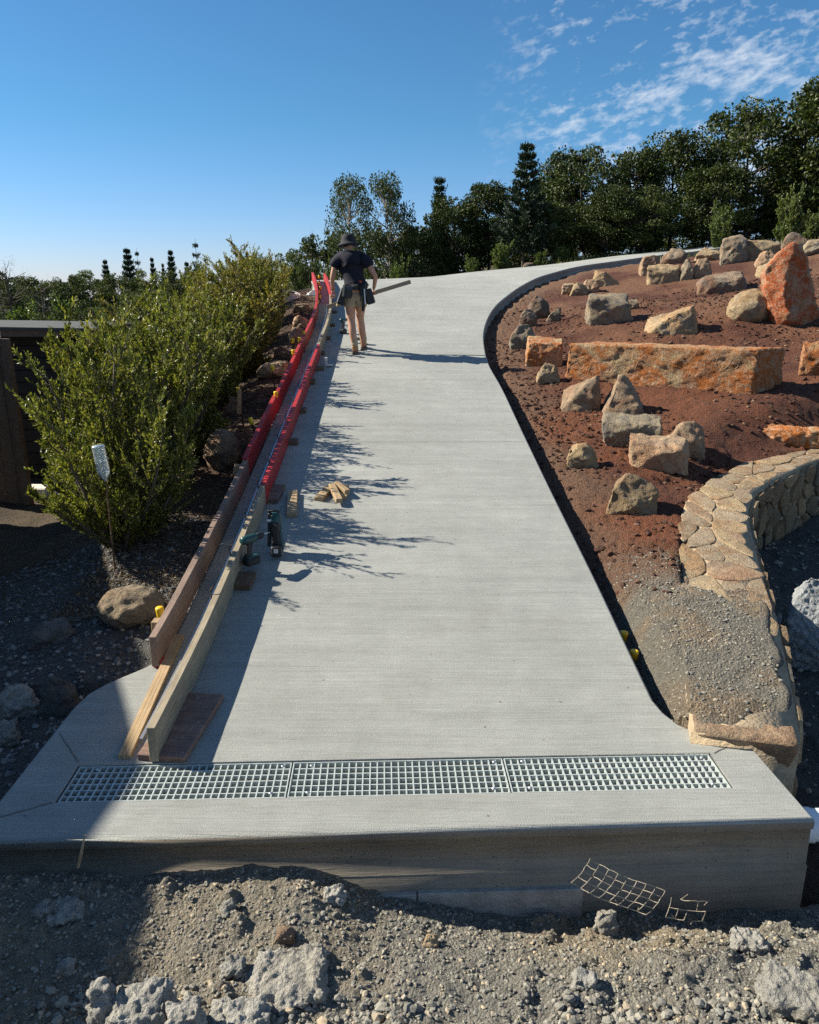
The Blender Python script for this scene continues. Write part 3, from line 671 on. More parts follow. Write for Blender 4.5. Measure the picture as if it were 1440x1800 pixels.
def voronoi(w_, h_, cw, ch, seed, jit=0.42):
    rr = random.Random(seed); S_ = []; nyy = max(1, round(h_/ch)); 
    for j in range(nyy):
        nxx = max(1, round(w_/cw))
        for i in range(nxx):
            S_.append(((i + 0.5 + (0.5 if j % 2 else 0) + rr.uniform(-jit, jit)) * w_/nxx, (j + 0.5 + rr.uniform(-jit, jit)*0.8) * h_/nyy))
    out = []
    for a in S_:
        P = [(0, 0), (w_, 0), (w_, h_), (0, h_)]
        for b in S_:
            if a is b or abs(a[0]-b[0]) > 3*cw or abs(a[1]-b[1]) > 3*ch: continue
            mx_, my = (a[0]+b[0])/2, (a[1]+b[1])/2; nx_, ny_ = b[0]-a[0], b[1]-a[1]; Q = []
            for k in range(len(P)):
                p, q = P[k], P[(k+1) % len(P)]; dp = (p[0]-mx_)*nx_ + (p[1]-my)*ny_; dq = (q[0]-mx_)*nx_ + (q[1]-my)*ny_
                if dp <= 0: Q.append(p)
                if (dp < 0 < dq) or (dq < 0 < dp):
                    t = dp/(dp-dq); Q.append((p[0]+(q[0]-p[0])*t, p[1]+(q[1]-p[1])*t))
            P = Q
            if len(P) < 3: break
        if len(P) >= 3: out.append(P)
    return out
def stone_piece(poly, mapf, proud, joint, mat, parent, rr, name='stone', depth=0.05):
    c = (sum(p[0] for p in poly)/len(poly), sum(p[1] for p in poly)/len(poly))
    # round the polygon: cut corners once, shrink for the joint
    Q = []
    for k in range(len(poly)):
        p, q = poly[k], poly[(k+1) % len(poly)]
        Q.append((p[0]*0.78+q[0]*0.22, p[1]*0.78+q[1]*0.22)); Q.append((p[0]*0.22+q[0]*0.78, p[1]*0.22+q[1]*0.78))
    rad = max(0.02, min(math.hypot(p[0]-c[0], p[1]-c[1]) for p in Q)); k0 = 1 - joint/rad
    if k0 < 0.3: return
    bm = bmesh.new(); rings = []
    for kk, hh in ((k0, -depth), (k0, proud*0.2), (k0*0.93, proud*0.8), (k0*0.6, proud*1.0)):
        r = []
        for p in Q:
            u, v = c[0] + (p[0]-c[0])*kk, c[1] + (p[1]-c[1])*kk
            r.append(bm.verts.new(mapf(u, v, hh + (rr.uniform(-1, 1)*proud*0.18 if hh > 0 else 0))))
        rings.append(r)
    n = len(Q)
    for a, b in zip(rings, rings[1:]):
        for k in range(n): bm.faces.new((a[k], a[(k+1) % n], b[(k+1) % n], b[k]))
    cv = bm.verts.new(mapf(c[0], c[1], proud*rr.uniform(0.8, 1.15)))
    for k in range(n): bm.faces.new((rings[-1][k], rings[-1][(k+1) % n], cv))
    bmesh.ops.recalc_face_normals(bm, faces=bm.faces)
    o = bm_obj(name, bm, mat, parent, True); smooth_angle(o, 22); return o
rr = random.Random(3)
def capmap(u, v, h):
    i = float(np.interp(u, Lc, np.arange(NW))); k = int(min(i, NW-2)); t = i-k
    a = WLs[k].lerp(WLs[k+1], t); b = WRs[k].lerp(WRs[k+1], t); p = a.lerp(b, v)
    wob_ = 0.02*math.sin(u*9+1)*(1 if v > 0.9 else (-1 if v < 0.1 else 0)); d = (b-a).normalized()*wob_
    return (p.x + d.x, p.y + d.y, p.z - 0.012 + h)
for P in voronoi(LT, 1.0, 0.27, 0.42, 11, 0.5):
    cu_ = sum(p[0] for p in P)/len(P)
    if cu_ < 1.15: continue
    # metric correction: t runs 0..1 across ~0.5 m
    P2 = P
    stone_piece(P2, capmap, rr.uniform(0.002, 0.013), 0.0045, M['cap_stone' if rr.random() < .6 else ('sand_tan' if rr.random() < .6 else 'sand_pink')], wall, rr)
def facemap(u, v, h):
    p, t = interp_path(WRs, Lr, u); n = Vector((t.y, -t.x, 0)).normalized()
    return Vector((p.x, p.y, p.z - 0.01 - v)) + n * (h + 0.0)
s0 = 0.12
for P in voronoi(Lr[-1] - s0, 0.72, 0.34, 0.20, 5):
    P2 = [(p[0]+s0, p[1]) for p in P]; stone_piece(P2, facemap, rr.uniform(0.03, 0.055), 0.012, M['wall_stone' if rr.random() < .6 else ('sand_tan' if rr.random() < .5 else 'sand_grey')], wall, rr, depth=0.03)
# the big sandstone end block, dusted by gravel
def rough_slab(name, base, top, seed, mat, parent, sub=4, amp=0.012):
    bm = bmesh.new(); n = len(base)
    b = [bm.verts.new(p) for p in base]; t = [bm.verts.new(p) for p in top]
    for k in range(n): bm.faces.new((b[k], b[(k+1) % n], t[(k+1) % n], t[k]))
    bm.faces.new(t); bm.faces.new(b[::-1]); bmesh.ops.recalc_face_normals(bm, faces=bm.faces)
    bmesh.ops.bevel(bm, geom=bm.edges[:], offset=0.02, segments=1, affect='EDGES')
    bmesh.ops.triangulate(bm, faces=bm.faces)
    for _ in range(sub):
        L = 0.05; es = [e for e in bm.edges if e.calc_length() > L]
        if not es: break
        bmesh.ops.subdivide_edges(bm, edges=es, cuts=1); bmesh.ops.triangulate(bm, faces=bm.faces)
    co = np.array([v.co for v in bm.verts]); d = fbm(co[:, 0]*7, co[:, 1]*7, co[:, 2]*7, seed=seed)*amp*1.6 + fbm(co[:, 0]*30, co[:, 1]*30, co[:, 2]*30, seed=seed+3)*amp*0.5
    bm.normal_update()
    for v, dd in zip(bm.verts, d): v.co += v.normal*dd
    return bm_obj(name, bm, mat, parent, True)
tz = zcap(3.3)
e1 = [on_surf(px, py, fn=lambda x, y: tz) for px, py in [(1218, 1283), (1290, 1287), (1409, 1300)]]
A0, A1, A2 = e1; bk1 = Vector((A0.x + 0.24, A0.y + 0.95, tz + 0.02)); bk2 = Vector((A2.x + 0.25, A2.y + 0.95, tz + 0.02))
top = [A0 + Vector((0.0, 0.0, -0.01)), A1 + Vector((0, -0.03, -0.01)), A2 + Vector((0, -0.02, -0.01)), bk2 + Vector((0, 0, -0.05)), bk1 + Vector((0, 0, -0.05))]
base = [Vector((p.x + (0.06 if i < 2 else 0) - (0.03 if i in (2, 3) else 0), p.y + (0.03 if i < 3 else 0), p.z - (0.10, 0.13, 0.24, 0.3, 0.3)[i])) for i, p in enumerate(top)]
rough_slab('end_block', base, top, 77, M['sand_pink'], wall)
blk = rough_slab('under_block', [Vector((1.72, 3.42, -0.75)), Vector((1.86, 3.30, -0.75)), Vector((2.15, 3.9, -0.75)), Vector((1.8, 3.95, -0.75))], [Vector((1.70, 3.40, -0.08)), Vector((1.84, 3.27, -0.14)), Vector((2.1, 3.9, -0.1)), Vector((1.75, 3.95, -0.05))], 78, M['dirty_stone'], wall)

# ------------------------------------------------------------------ boulders
TEMPL = {
 'block': [(-.95,-.8,0),(.95,-.85,0),(.9,.85,0),(-.9,.8,0),(-.9,-.75,.82),(.82,-.8,.72),(.9,.7,.95),(-.8,.7,1),(0,-.95,.5)],
 'flat': [(-1,-.6,0),(1,-.7,0),(.9,.8,0),(-.8,.8,0),(-.75,-.6,.75),(.7,-.65,.85),(.75,.6,1),(-.6,.6,.95),(0,-.95,.35),(1,.1,.45),(-1,.1,.4)],
 'pyramid': [(-1,-.5,0),(.1,-1,0),(1,-.4,0),(.8,.8,0),(-.7,.8,0),(-.2,-.1,1),(.1,.1,.97),(.35,-.5,.5),(-.45,-.45,.45)],
 'wedgeR': [(-1,-.5,0),(-.2,-.95,0),(.95,-.7,0),(.9,.8,0),(-.8,.6,0),(.65,-.4,.95),(.9,.4,1),(-.55,.2,.45),(.1,-.6,.75),(-.9,-.2,.18)],
 'wedgeL': [(1,-.5,0),(.2,-.95,0),(-.95,-.7,0),(-.9,.8,0),(.8,.6,0),(-.6,-.4,.95),(-.75,.4,1),(.6,.2,.55),(-.1,-.6,.85),(.95,-.2,.3)],
 'upright': [(-.9,-.8,0),(.9,-.7,0),(.8,.8,0),(-.8,.8,0),(-.75,-.6,.85),(.15,-.7,.95),(.8,-.4,.9),(.6,.6,1),(-.6,.6,.97),(-.98,0,.4),(1,0,.4)],
 'fin': [(-1,-.6,0),(1,-.6,0),(.9,.6,0),(-.9,.6,0),(-.75,-.3,.6),(.95,-.4,.5),(.15,-.1,1),(.35,.2,.95),(-.3,.1,.9)],
 'gable': [(-.95,-.7,0),(.95,-.8,0),(.9,.8,0),(-.9,.7,0),(-.75,-.65,.62),(-.25,-.3,1),(.3,-.1,.95),(.85,-.5,.6),(.7,.5,.7),(-.5,.5,.8),(0,-1,.3)],
}
def rock_mesh(kind, dims, seed, mat, rough=1.0, res=0.5, jit=0.13):
    popcorn = 'clod' in mat
    r = random.Random(seed); w_, dp, h = dims; s = (w_*dp*h) ** (1/3)
    if kind == 'round':
        pts = []
        for k in range(60):
            z = 1 - 2*(k+0.5)/60; a = k*2.39996; q = math.sqrt(max(0, 1-z*z)); pts.append((q*math.cos(a)*r.uniform(.93, 1), q*math.sin(a)*r.uniform(.93, 1), 0.42+0.58*z))
    else:
        pts = [(x + r.uniform(-jit, jit), y + r.uniform(-jit, jit), z + (r.uniform(-jit, jit)*0.5 if z > 0 else -0.12)) for x, y, z in TEMPL[kind]]
        for k in range(5): pts.append((r.uniform(-.95, .95), r.choice((-1, 1))*r.uniform(.7, .95), r.uniform(.2, .6)))
    bm = bmesh.new()
    for p in pts: bm.verts.new((p[0]*w_/2, p[1]*dp/2, p[2]*h))
    res_ = bmesh.ops.convex_hull(bm, input=bm.verts)
    bmesh.ops.delete(bm, geom=[v for v in bm.verts if not v.link_faces], context='VERTS')
    bmesh.ops.bevel(bm, geom=bm.edges[:], offset=s*0.022, segments=1, affect='EDGES', clamp_overlap=True)
    bmesh.ops.triangulate(bm, faces=bm.faces)
    L = min(s*0.075/res*0.5, 0.016) if popcorn else s*0.075/res*0.5
    for _ in range(5):
        es = [e for e in bm.edges if e.calc_length() > L]
        if not es: break
        bmesh.ops.subdivide_edges(bm, edges=es, cuts=1); bmesh.ops.triangulate(bm, faces=bm.faces)
        if len(bm.verts) > (3500 if not popcorn else 14000): break
    co = np.array([v.co for v in bm.verts])/s + seed*1.7; bm.normal_update()
    n0 = fbm(co[:, 0]*1.6, co[:, 1]*1.6, co[:, 2]*1.6, seed=seed, oct=3); n1_ = fbm(co[:, 0]*6, co[:, 1]*6, co[:, 2]*6, seed=seed+9, oct=4, gain=0.6)
    ridg = -np.abs(fbm(co[:, 0]*3, co[:, 1]*3, co[:, 2]*3, seed=seed+5, oct=2))
    strata = np.floor((co[:, 2]*0.8 + co[:, 0]*0.3 + n0*0.6)*4)/4; strata = (strata*7.13) % 1.0 - 0.5
    d = (n0*0.07 + n1_*0.045 + ridg*0.07 + strata*0.018)*s*rough
    if popcorn:
        rw = co*s; d = n0*0.09*s + (1 - worley(rw[:, 0]*24, rw[:, 1]*24, rw[:, 2]*24, seed))*0.026 + (1 - worley(rw[:, 0]*60, rw[:, 1]*60, rw[:, 2]*60, seed+4))*0.012 - 0.02
    for v, dd in zip(bm.verts, d): v.co += v.normal*dd
    me = bpy.data.meshes.new('rock'); bm.to_mesh(me); bm.free(); me.materials.append(M[mat]); me.polygons.foreach_set('use_smooth', np.full(len(me.polygons), True, dtype=bool))
    return me
rock_ct = [100]
def boulder(box_, kind, mat, label, depthf=0.8, name='boulder', rough=1.0, rz=0.0, cat='boulder', group=None, y=None, sink=0.0, res=0.5):
    x0, y0, x1, y1 = box_; cxp = (x0+x1)/2; rock_ct[0] += 1; seed = rock_ct[0]
    p = on_ground(cxp, y1) if y is None else at_y(cxp, y1, y)
    W_ = (x1-x0) * (p - Vector((0, 0, H))).dot(Vector((0, cp, -sp_))) / F; dp = W_*depthf
    c = p + Vector((p.x, p.y, 0)).normalized()*dp*0.42; cz = gz(c.x, c.y) if y is None else c.z
    t = at_y(cxp, y0, c.y); W2 = W_*(c.y/p.y)**0.5; h = max(0.05, t.z - min(cz, p.z))
    me = rock_mesh(kind, (W2, dp, h), seed, mat, rough, res); me.name = name
    o = link(name, me); o.location = (t.x, c.y, min(cz, p.z) - sink); o.rotation_euler = (0, 0, rz - math.atan2(t.x, c.y)*0.6)
    return tag(o, label, cat, group)
# big log of orange sandstone
def log_stone():
    fl = on_ground(993, 663); fr = on_ground(1326, 693); u = (fr-fl); u.z = 0; L = u.length; u.normalize(); n = Vector((-u.y, u.x, 0))
    hl = at_y(997, 604, fl.y).z; hr = at_y(1323, 613, fr.y).z; D_ = 0.62
    base = [Vector((fl.x, fl.y, fl.z-0.12)), Vector((fr.x, fr.y, fr.z-0.15)), Vector((fr.x, fr.y, fr.z-0.15)) + n*D_ + u*0.30, Vector((fl.x, fl.y, fl.z-0.12)) + n*D_]
    top = [Vector((fl.x+0.03, fl.y, hl)), Vector((fr.x, fr.y, hr)), Vector((fr.x, fr.y, hr-0.02)) + n*D_*0.9 + u*0.28, Vector((fl.x, fl.y, hl-0.0)) + n*D_*0.9 + u*0.25]
    c = sum(base, Vector())/4; base = [p-c for p in base]; top = [p-c for p in top]
    o = rough_slab('sandstone_log', base, top, 31, M['sand_orange'], None, sub=6, amp=0.020); o.location = c
    tag(o, 'long orange sandstone log lying across the red soil, squared and dusty', 'stone block'); return o
logo = log_stone()
def chalk():
    bpy.context.view_layer.update(); bm = bmesh.new(); bm.from_mesh(logo.data); bm.transform(logo.matrix_world); bv = BVHTree.FromBMesh(bm); bm.free()
    S_ = [[(1262,648),(1258,636),(1263,628),(1272,632),(1279,642),(1287,650),(1296,646),(1301,634),(1297,627),(1288,632),(1280,643),(1270,652),(1262,648)], [(1078,636),(1082,618)], [(1117,650),(1123,632)], [(1123,632),(1131,634)], [(1003,640),(1016,632),(1020,650),(1030,662)], [(1034,656),(1040,640),(1050,650)], [(1060,655),(1070,655),(1072,640)], [(1100,662),(1106,648),(1113,655)]]
    for st_ in S_:
        bm = bmesh.new(); P_ = []
        for a, b in zip(st_, st_[1:]):
            for k in range(5):
                px = a[0]+(b[0]-a[0])*k/5 + random.uniform(-.5, .5); py = a[1]+(b[1]-a[1])*k/5 + random.uniform(-.5, .5); h_ = bv.ray_cast(Vector((0, 0, H)), ray(px, py).normalized())
                if h_[0] is not None: P_.append(h_[0] - h_[1]*0.001)
        if len(P_) > 2: tube(bm, P_, 0.0042, 5, False)
        bm.transform(logo.matrix_world.inverted()); bm_obj('chalk_scratch', bm, M['sand_tan'], logo)
chalk()
B = [
 ((1000-4,776,1053,823),'gable','sand_tan','small tan stone alone near the drive, left of the stone wall\'s curve',.8),
 ((1070,832,1162,905),'gable','sand_tan','tan angular boulder nearest the curved stone wall',.9),
 ((1105,764,1210,828),'block','sand_pink','pinkish tan boulder in front of a grey block, throwing a wide dark shadow',.8),
 ((1057,727,1166,785),'block','sand_grey','grey flat-topped block just behind the pinkish tan boulder',.55),
 ((1174,736,1242,802),'gable','sand_pink','round-shouldered pinkish boulder right of the grey flat-topped block',.9),
 ((1057,659,1144,733),'pyramid','sand_pink','pyramid shaped boulder standing before the orange sandstone log',.85),
 ((986,659,1060,724),'wedgeR','sand_pink','leaning wedge boulder left of the pyramid shaped one',.8),
 ((943,638,987,675),'gable','sand_tan','small pale stone beside the left end of the orange log',.8),
 ((924,590,991,643),'block','sand_orange','orange faced boulder left of the long sandstone log',.8),
 ((893,567,946,614),'gable','sand_grey','grey lichened boulder close to the bend of the drive',.9),
 ((1032,516,1112,569),'block','sand_grey','pale fractured boulder with a grey flat top in mid slope',.9),
 ((1100,526,1124,544),'flat','sand_grey','small flat stone touching the pale fractured boulder',.8),
 ((1139,537,1228,588),'wedgeR','sand_tan','wedge shaped boulder rising to the right, behind the log',.7),
 ((1281,507,1366,567),'round','sand_tan','smooth round cream boulder left of the rust red standing stone',.9),
 ((1224,478,1313,518),'flat','dirty_stone','low dark brown boulder with soil on it, in the middle of the slope',.8),
 ((1332,441,1392,484),'wedgeR','sand_tan','tan boulder half hidden behind the rust red standing stone',.9),
 ((1331,438,1368,468),'gable','sand_pink','small upright stone behind the tan boulder by the red standing stone',.8),
 ((1265,414,1317,463),'upright','sand_grey','upright grey barrel shaped boulder on the top row',.9),
 ((1312,419,1375,456),'block','sand_tan','long low tan boulder right of the barrel shaped one',.7),
 ((1373,408,1424,442),'gable','dirty_stone','rough reddish boulder with dry roots on the top row',.9),
 ((1412,418,1470,446),'flat','sand_grey','flat grey boulder cut by the photo\'s right edge on the top row',.9),
 ((1223,433,1268,458),'gable','sand_tan','low rounded boulder left of the barrel shaped one',.9),
 ((1216,451,1255,488),'gable','sand_pink','squat boulder behind the thin upright stone',.8),
 ((1197,450,1222,492),'fin','sand_grey','thin upright fin of stone between two boulders',.8),
 ((1139,463,1196,498),'block','sand_tan','pale rectangular boulder left of the thin upright fin',.6),
 ((1126,447,1164,484),'upright','sand_pink','brown dome shaped boulder at the kerb of the drive',.9),
 ((1160,436,1210,464),'gable','dirty_stone','soil crusted lump behind the pale rectangular boulder',.9),
 ((1042,475,1089,503),'wedgeL','sand_tan','pale leaning boulder below the kerb on the upper bend',.8),
 ((1021,490,1055,515),'gable','sand_pink','middle stone of the three under the upper kerb',.8),
 ((1001,496,1036,519),'gable','sand_tan','pointed pale stone in front of the three under the upper kerb',.8),
 ((988,496,1012,518),'flat','sand_pink','small pinkish stone at the left of the group under the upper kerb',.8),
 ((960,539,988,566),'wedgeR','sand_grey','narrow stone lying left of the fractured boulder',.7),
 ((926,516,969,560),'gable','dirty_stone','soil covered rubble lump beside the bend of the drive',.8),
 ((913,542,946,574),'gable','dirty_stone','earthy lump just above the grey lichened boulder',.8),
 ((1335,747,1470,786),'flat','sand_orange','flat orange slab lying above the curved wall at the right',.35),
 ((1409,601,1475,660),'block','sand_orange','light sandstone block cut by the right edge beside the log',.6),
]
for bx_, kind, mat, lab, df in B: boulder(bx_, kind, mat, lab, df)
# rust-red standing stone
def standing():
    p = on_ground(1398, 574); D_ = p.y; prof = [(1371,574),(1367,545),(1353,508),(1351,480),(1362,461),(1385,437),(1408,424),(1424,427),(1431,447),(1440,490),(1446,545),(1445,574)]
    fr = [at_y(a, b, D_) for a, b in prof]; c = Vector((fr[0].x*0.5+fr[-1].x*0.5, D_+0.25, p.z)); bm = bmesh.new()
    for q in fr:
        f = (q.z - p.z)/1.4; bm.verts.new((q.x-c.x, -0.12+0.10*f, q.z-c.z-(0.1 if f < .05 else 0))); bm.verts.new(((q.x-c.x)*0.88+0.05, 0.42-0.1*f, (q.z-c.z)*0.95-(0.1 if f < .05 else 0)))
    for a, b in ((1392, 520), (1400, 560), (1398, 490)):
        q = at_y(a, b, D_-0.30 if b < 500 else D_-0.34); bm.verts.new((q.x-c.x, -0.33 if b > 500 else -0.26, q.z-c.z))
    bmesh.ops.convex_hull(bm, input=bm.verts); bmesh.ops.delete(bm, geom=[v for v in bm.verts if not v.link_faces], context='VERTS')
    bmesh.ops.triangulate(bm, faces=bm.faces)
    for _ in range(5):
        es = [e for e in bm.edges if e.calc_length() > 0.05]
        bmesh.ops.subdivide_edges(bm, edges=es, cuts=1); bmesh.ops.triangulate(bm, faces=bm.faces)
        if len(bm.verts) > 5000: break
    bmesh.ops.smooth_vert(bm, verts=bm.verts, factor=0.5, use_axis_x=True, use_axis_y=True, use_axis_z=True)
    co = np.array([v.co for v in bm.verts]); bm.normal_update()
    d = fbm(co[:, 0]*2.5, co[:, 1]*2.5, co[:, 2]*2.5, seed=5)*0.07 + fbm(co[:, 0]*10, co[:, 1]*10, co[:, 2]*10, seed=8)*0.035
    for v, dd in zip(bm.verts, d): v.co += v.normal*dd
    o = bm_obj('standing_stone', bm, M['sand_red'], None, True, c); tag(o, 'tall rust red and cream standing stone at the right edge of the slope', 'standing stone')
standing()
# left side rocks
LB = [
 ((164,1036,290,1112),'round','sand_grey','large dusty boulder half in shade left of the yellow capped stake',1.0,'boulder'),
 ((60,1186,132,1262),'gable','gravel_rock','dark boulder in shade just left of the concrete apron',.9,'boulder'),
 ((-10,1196,58,1262),'gable','clod','pale crusty lump in shade at the photo\'s left edge',.9,'boulder'),
 ((46,1095,122,1136),'flat','gravel_rock','long low dark stone lying in the shaded gravel',.6,'boulder'),
 ((-14,1270,30,1312),'flat','clod','flat pale lump beside the left edge of the apron',.9,'boulder'),
 ((352,752,424,830),'round','dirty_stone','large eroded brown lump beside the red formwork\'s near end',1.0,'boulder'),
 ((448,636,512,664),'flat','sand_tan','low tan rock on the bank between the yellow capped stakes',.9,'boulder'),
 ((505,575,545,604),'gable','dirty_stone','soil capped brown rock on the upper bank',.9,'boulder'),
 ((510,555,546,580),'gable','sand_pink','rounded brown rock above the soil capped one on the bank',.9,'boulder'),
 ((514,532,546,548),'flat','sand_tan','flat tan rock below the coiled cable',.9,'boulder'),
 ((478,604,520,634),'gable','dirty_stone','dark angular rock half buried in the upper bank',.9,'boulder'),
 ((372,690,420,730),'gable','dirty_stone','brown lump under the hedge beside the bank path',.9,'boulder'),
 ((920,461,940,470),'flat','dirty_stone','tiny brown rock on the far edge of the drive',.9,'rock'),
]
M['gravel_rock'] = m_stone('dark_basalt', (0.09, 0.088, 0.085), (0.17, 0.165, 0.155), (0.14, 0.12, 0.10), 0.2, 0.4)
for bx_, kind, mat, lab, df, nm in LB: boulder(bx_, kind, mat, lab, df, nm, rough=1.3)
# foreground clods and stones
FG = [
 ((190,1722,300,1830),'gable','clod','big crumbling grey cement lump at the bottom left of the rubble'),
 ((150,1726,196,1815),'flat','clod','narrow pale lump left of the big crumbling one at the bottom'),
 ((290,1745,350,1830),'gable','clod','brown grey crumbling lump right of the big one at the bottom'),
 ((430,1688,580,1770),'gable','clod','wide grey cement lump with a jagged top in the rubble'),
 ((370,1755,470,1830),'gable','clod','smooth grey clod below the wide jagged lump'),
 ((1340,1700,1450,1790),'gable','clod','broken light grey lump in the bottom right corner'),
 ((1285,1640,1345,1672),'flat','clod','small light lump right of the bent wire scrap'),
 ((1008,1716,1050,1742),'flat','clod','single pale stone lying in the gravel below the wire scrap'),
 ((86,1582,142,1620),'flat','clod','pale flat stone in the shaded rubble at the left'),
 ((58,1588,92,1615),'flat','clod','smaller pale stone left of the flat one in shade'),
 ((96,1690,130,1715),'gable','clod','dark lump in the shaded rubble near the bottom left'),
 ((385,1590,416,1612),'gable','clod','grey knobbly stone in front of the concrete face'),
 ((566,1572,606,1592),'flat','clod','white grey chip at the foot of the concrete face'),
 ((1045,1600,1090,1640),'gable','clod','light knobbly lump under the bent wire scrap'),
 ((480,1640,520,1662),'gable','dirty_stone','tan stone in the middle of the foreground rubble'),
 ((742,1650,772,1668),'gable','sand_tan','cream pebble alone in the centre foreground'),
 ((1290,1630,1330,1655),'fin','sand_orange','orange chip of stone near the concrete corner'),
 ((390,1700,430,1722),'flat','clod','flat grey stone beside the edge of the big shadow'),
]
for i, (bx_, kind, mat, lab) in enumerate(FG):
    big = (bx_[2]-bx_[0]) > 55
    if big: bx_ = (bx_[0]-4, bx_[1]+26, bx_[2]+2, bx_[3]+6); kind = 'flat'
    boulder(bx_, kind, mat, lab, 0.95, 'clod' if big else 'stone', rough=(2.3 if big else 1.4), cat='clod' if big else 'stone', res=0.7 if big else 0.4)
boulder((1385, 1010, 1500, 1175), 'gable', 'pale_clod', 'pale blue grey mortar heap in the sunken court by the wall', 0.9, 'mortar_heap', rough=1.6, cat='mortar heap')
boulder((1352, 1085, 1392, 1112), 'flat', 'pale_clod', 'small pale mortar lump left of the big mortar heap', 0.9, 'mortar_lump', rough=1.6, cat='mortar lump')

# ------------------------------------------------------------------ gravel and crumbs (uncountable)
_ico = None
def scatter(name, n, xr_, yr_, rad, mat, test=None, seed=1, power=3.0, flat=0.7, kindlabel=None, clump=0):
    global _ico
    if _ico is None:
        bm = bmesh.new(); bmesh.ops.create_icosphere(bm, subdivisions=1, radius=1); _ico = (np.array([v.co for v in bm.verts]), np.array([[v.index for v in f.verts] for f in bm.faces])); bm.free()
    V, Fc = _ico; r = np.random.default_rng(seed); x = r.uniform(*xr_, n); y = r.uniform(*yr_, n)
    if clump:
        k = fbm(x*clump, y*clump, seed=seed) > r.uniform(-0.5, 0.35, n); x, y = x[k], y[k]
    if test is not None:
        k = test(x, y); x, y = x[k], y[k]
    n = len(x); z = gzv(x, y); R = rad[0] + (rad[1]-rad[0]) * r.uniform(0, 1, n)**power
    sc3 = np.stack([R*r.uniform(.7, 1.3, n), R*r.uniform(.7, 1.3, n), R*flat*r.uniform(.7, 1.2, n)], -1)
    jit = 1 + r.uniform(-.28, .28, (n, len(V), 1)); P = V[None]*jit*sc3[:, None, :]; a = r.uniform(0, 6.28, n); t = r.uniform(-.5, .5, n)
    Y = P[..., 1]*np.cos(t)[:, None] - P[..., 2]*np.sin(t)[:, None]; Z = P[..., 1]*np.sin(t)[:, None] + P[..., 2]*np.cos(t)[:, None]
    X = P[..., 0]*np.cos(a)[:, None] - Y*np.sin(a)[:, None]; Y = P[..., 0]*np.sin(a)[:, None] + Y*np.cos(a)[:, None]
    C = np.stack([X + x[:, None], Y + y[:, None], Z + (z + R*0.25)[:, None]], -1).reshape(-1, 3)
    Fa = (Fc[None] + (np.arange(n)*len(V))[:, None, None]).reshape(-1, 3)
    me = mesh_np(name, C, Fa, M[mat], False); o = link(name, me); tag(o, kindlabel, kind='stuff'); return o
yfl = lambda x: 2.615 + (x + 1.80) * 0.0384
scatter('gravel', 26000, (-2.2, 2.3), (1.6, 2.74), (0.0015, 0.010), 'gravel', lambda x, y: y < yfl(x) - 0.02, 11, 3.5, kindlabel='loose grey gravel in front of the concrete')
scatter('gravel', 2200, (-2.2, 2.3), (1.6, 2.74), (0.005, 0.013), 'gravel', lambda x, y: y < yfl(x) - 0.02, 12, 4.0, clump=3)
scatter('gravel', 9000, (1.3, 2.7), (3.4, 5.6), (0.0015, 0.008), 'gravel', lambda x, y: (x > np.interp(y, Ry, Rx) + 0.05) & (dist_poly(x, y, Rw2) > 0.07) & (x < 2.7) & ~pip(x, y, inner_poly), 13, 3.0, kindlabel='fine gravel strewn over the end of the garden wall')
scatter('soil_crumbs', 42000, (1.3, 8.5), (4.8, 16), (0.003, 0.034), 'gravel_red', lambda x, y: (x > np.interp(y, Ry, Rx) + 0.05) & (x < 0.62*y + 0.3) & ~pip(x, y, inner_poly) & ~pip(x, y, wall_poly), 14, 4.5, clump=1.2, kindlabel='dark red crumbs of garden soil')
scatter('dark_gravel', 9000, (-4.2, -1.5), (2.7, 6.6), (0.004, 0.022), 'gravel_dark', lambda x, y: (x < np.where(y < 4.15, -1.82, x_out(y) - 0.05)), 15, 2.6, kindlabel='dark crushed stone beside the apron')
scatter('bank_rubble', 7000, (-3.4, -1.6), (5.5, 19), (0.004, 0.024), 'gravel_brown', lambda x, y: (x < x_out(y) - 0.06) & (x > x_out(y) - 1.3), 16, 4.0, clump=1.5, kindlabel='crumbly rubble on the bank beside the formwork')
scatter('court_rubble', 2500, (1.8, 4.5), (3.3, 7.5), (0.004, 0.03), 'gravel', lambda x, y: pip(x, y, inner_poly), 17, 4.0)
scatter('gravel', 700, (1.34, 2.2), (3.4, 5.3), (0.003, 0.013), 'gravel', lambda x, y: (x > np.interp(y, Ry, Rx) + 0.12) & (dist_poly(x, y, Rw2) > 0.05) & ~pip(x, y, inner_poly), 23, 2.5)
scatter('gravel', 2600, (-1.3, 2.3), (1.75, 2.15), (0.006, 0.022), 'gravel', lambda x, y: fbm(x*3, y*3, seed=3) > -0.05, 24, 3.0)
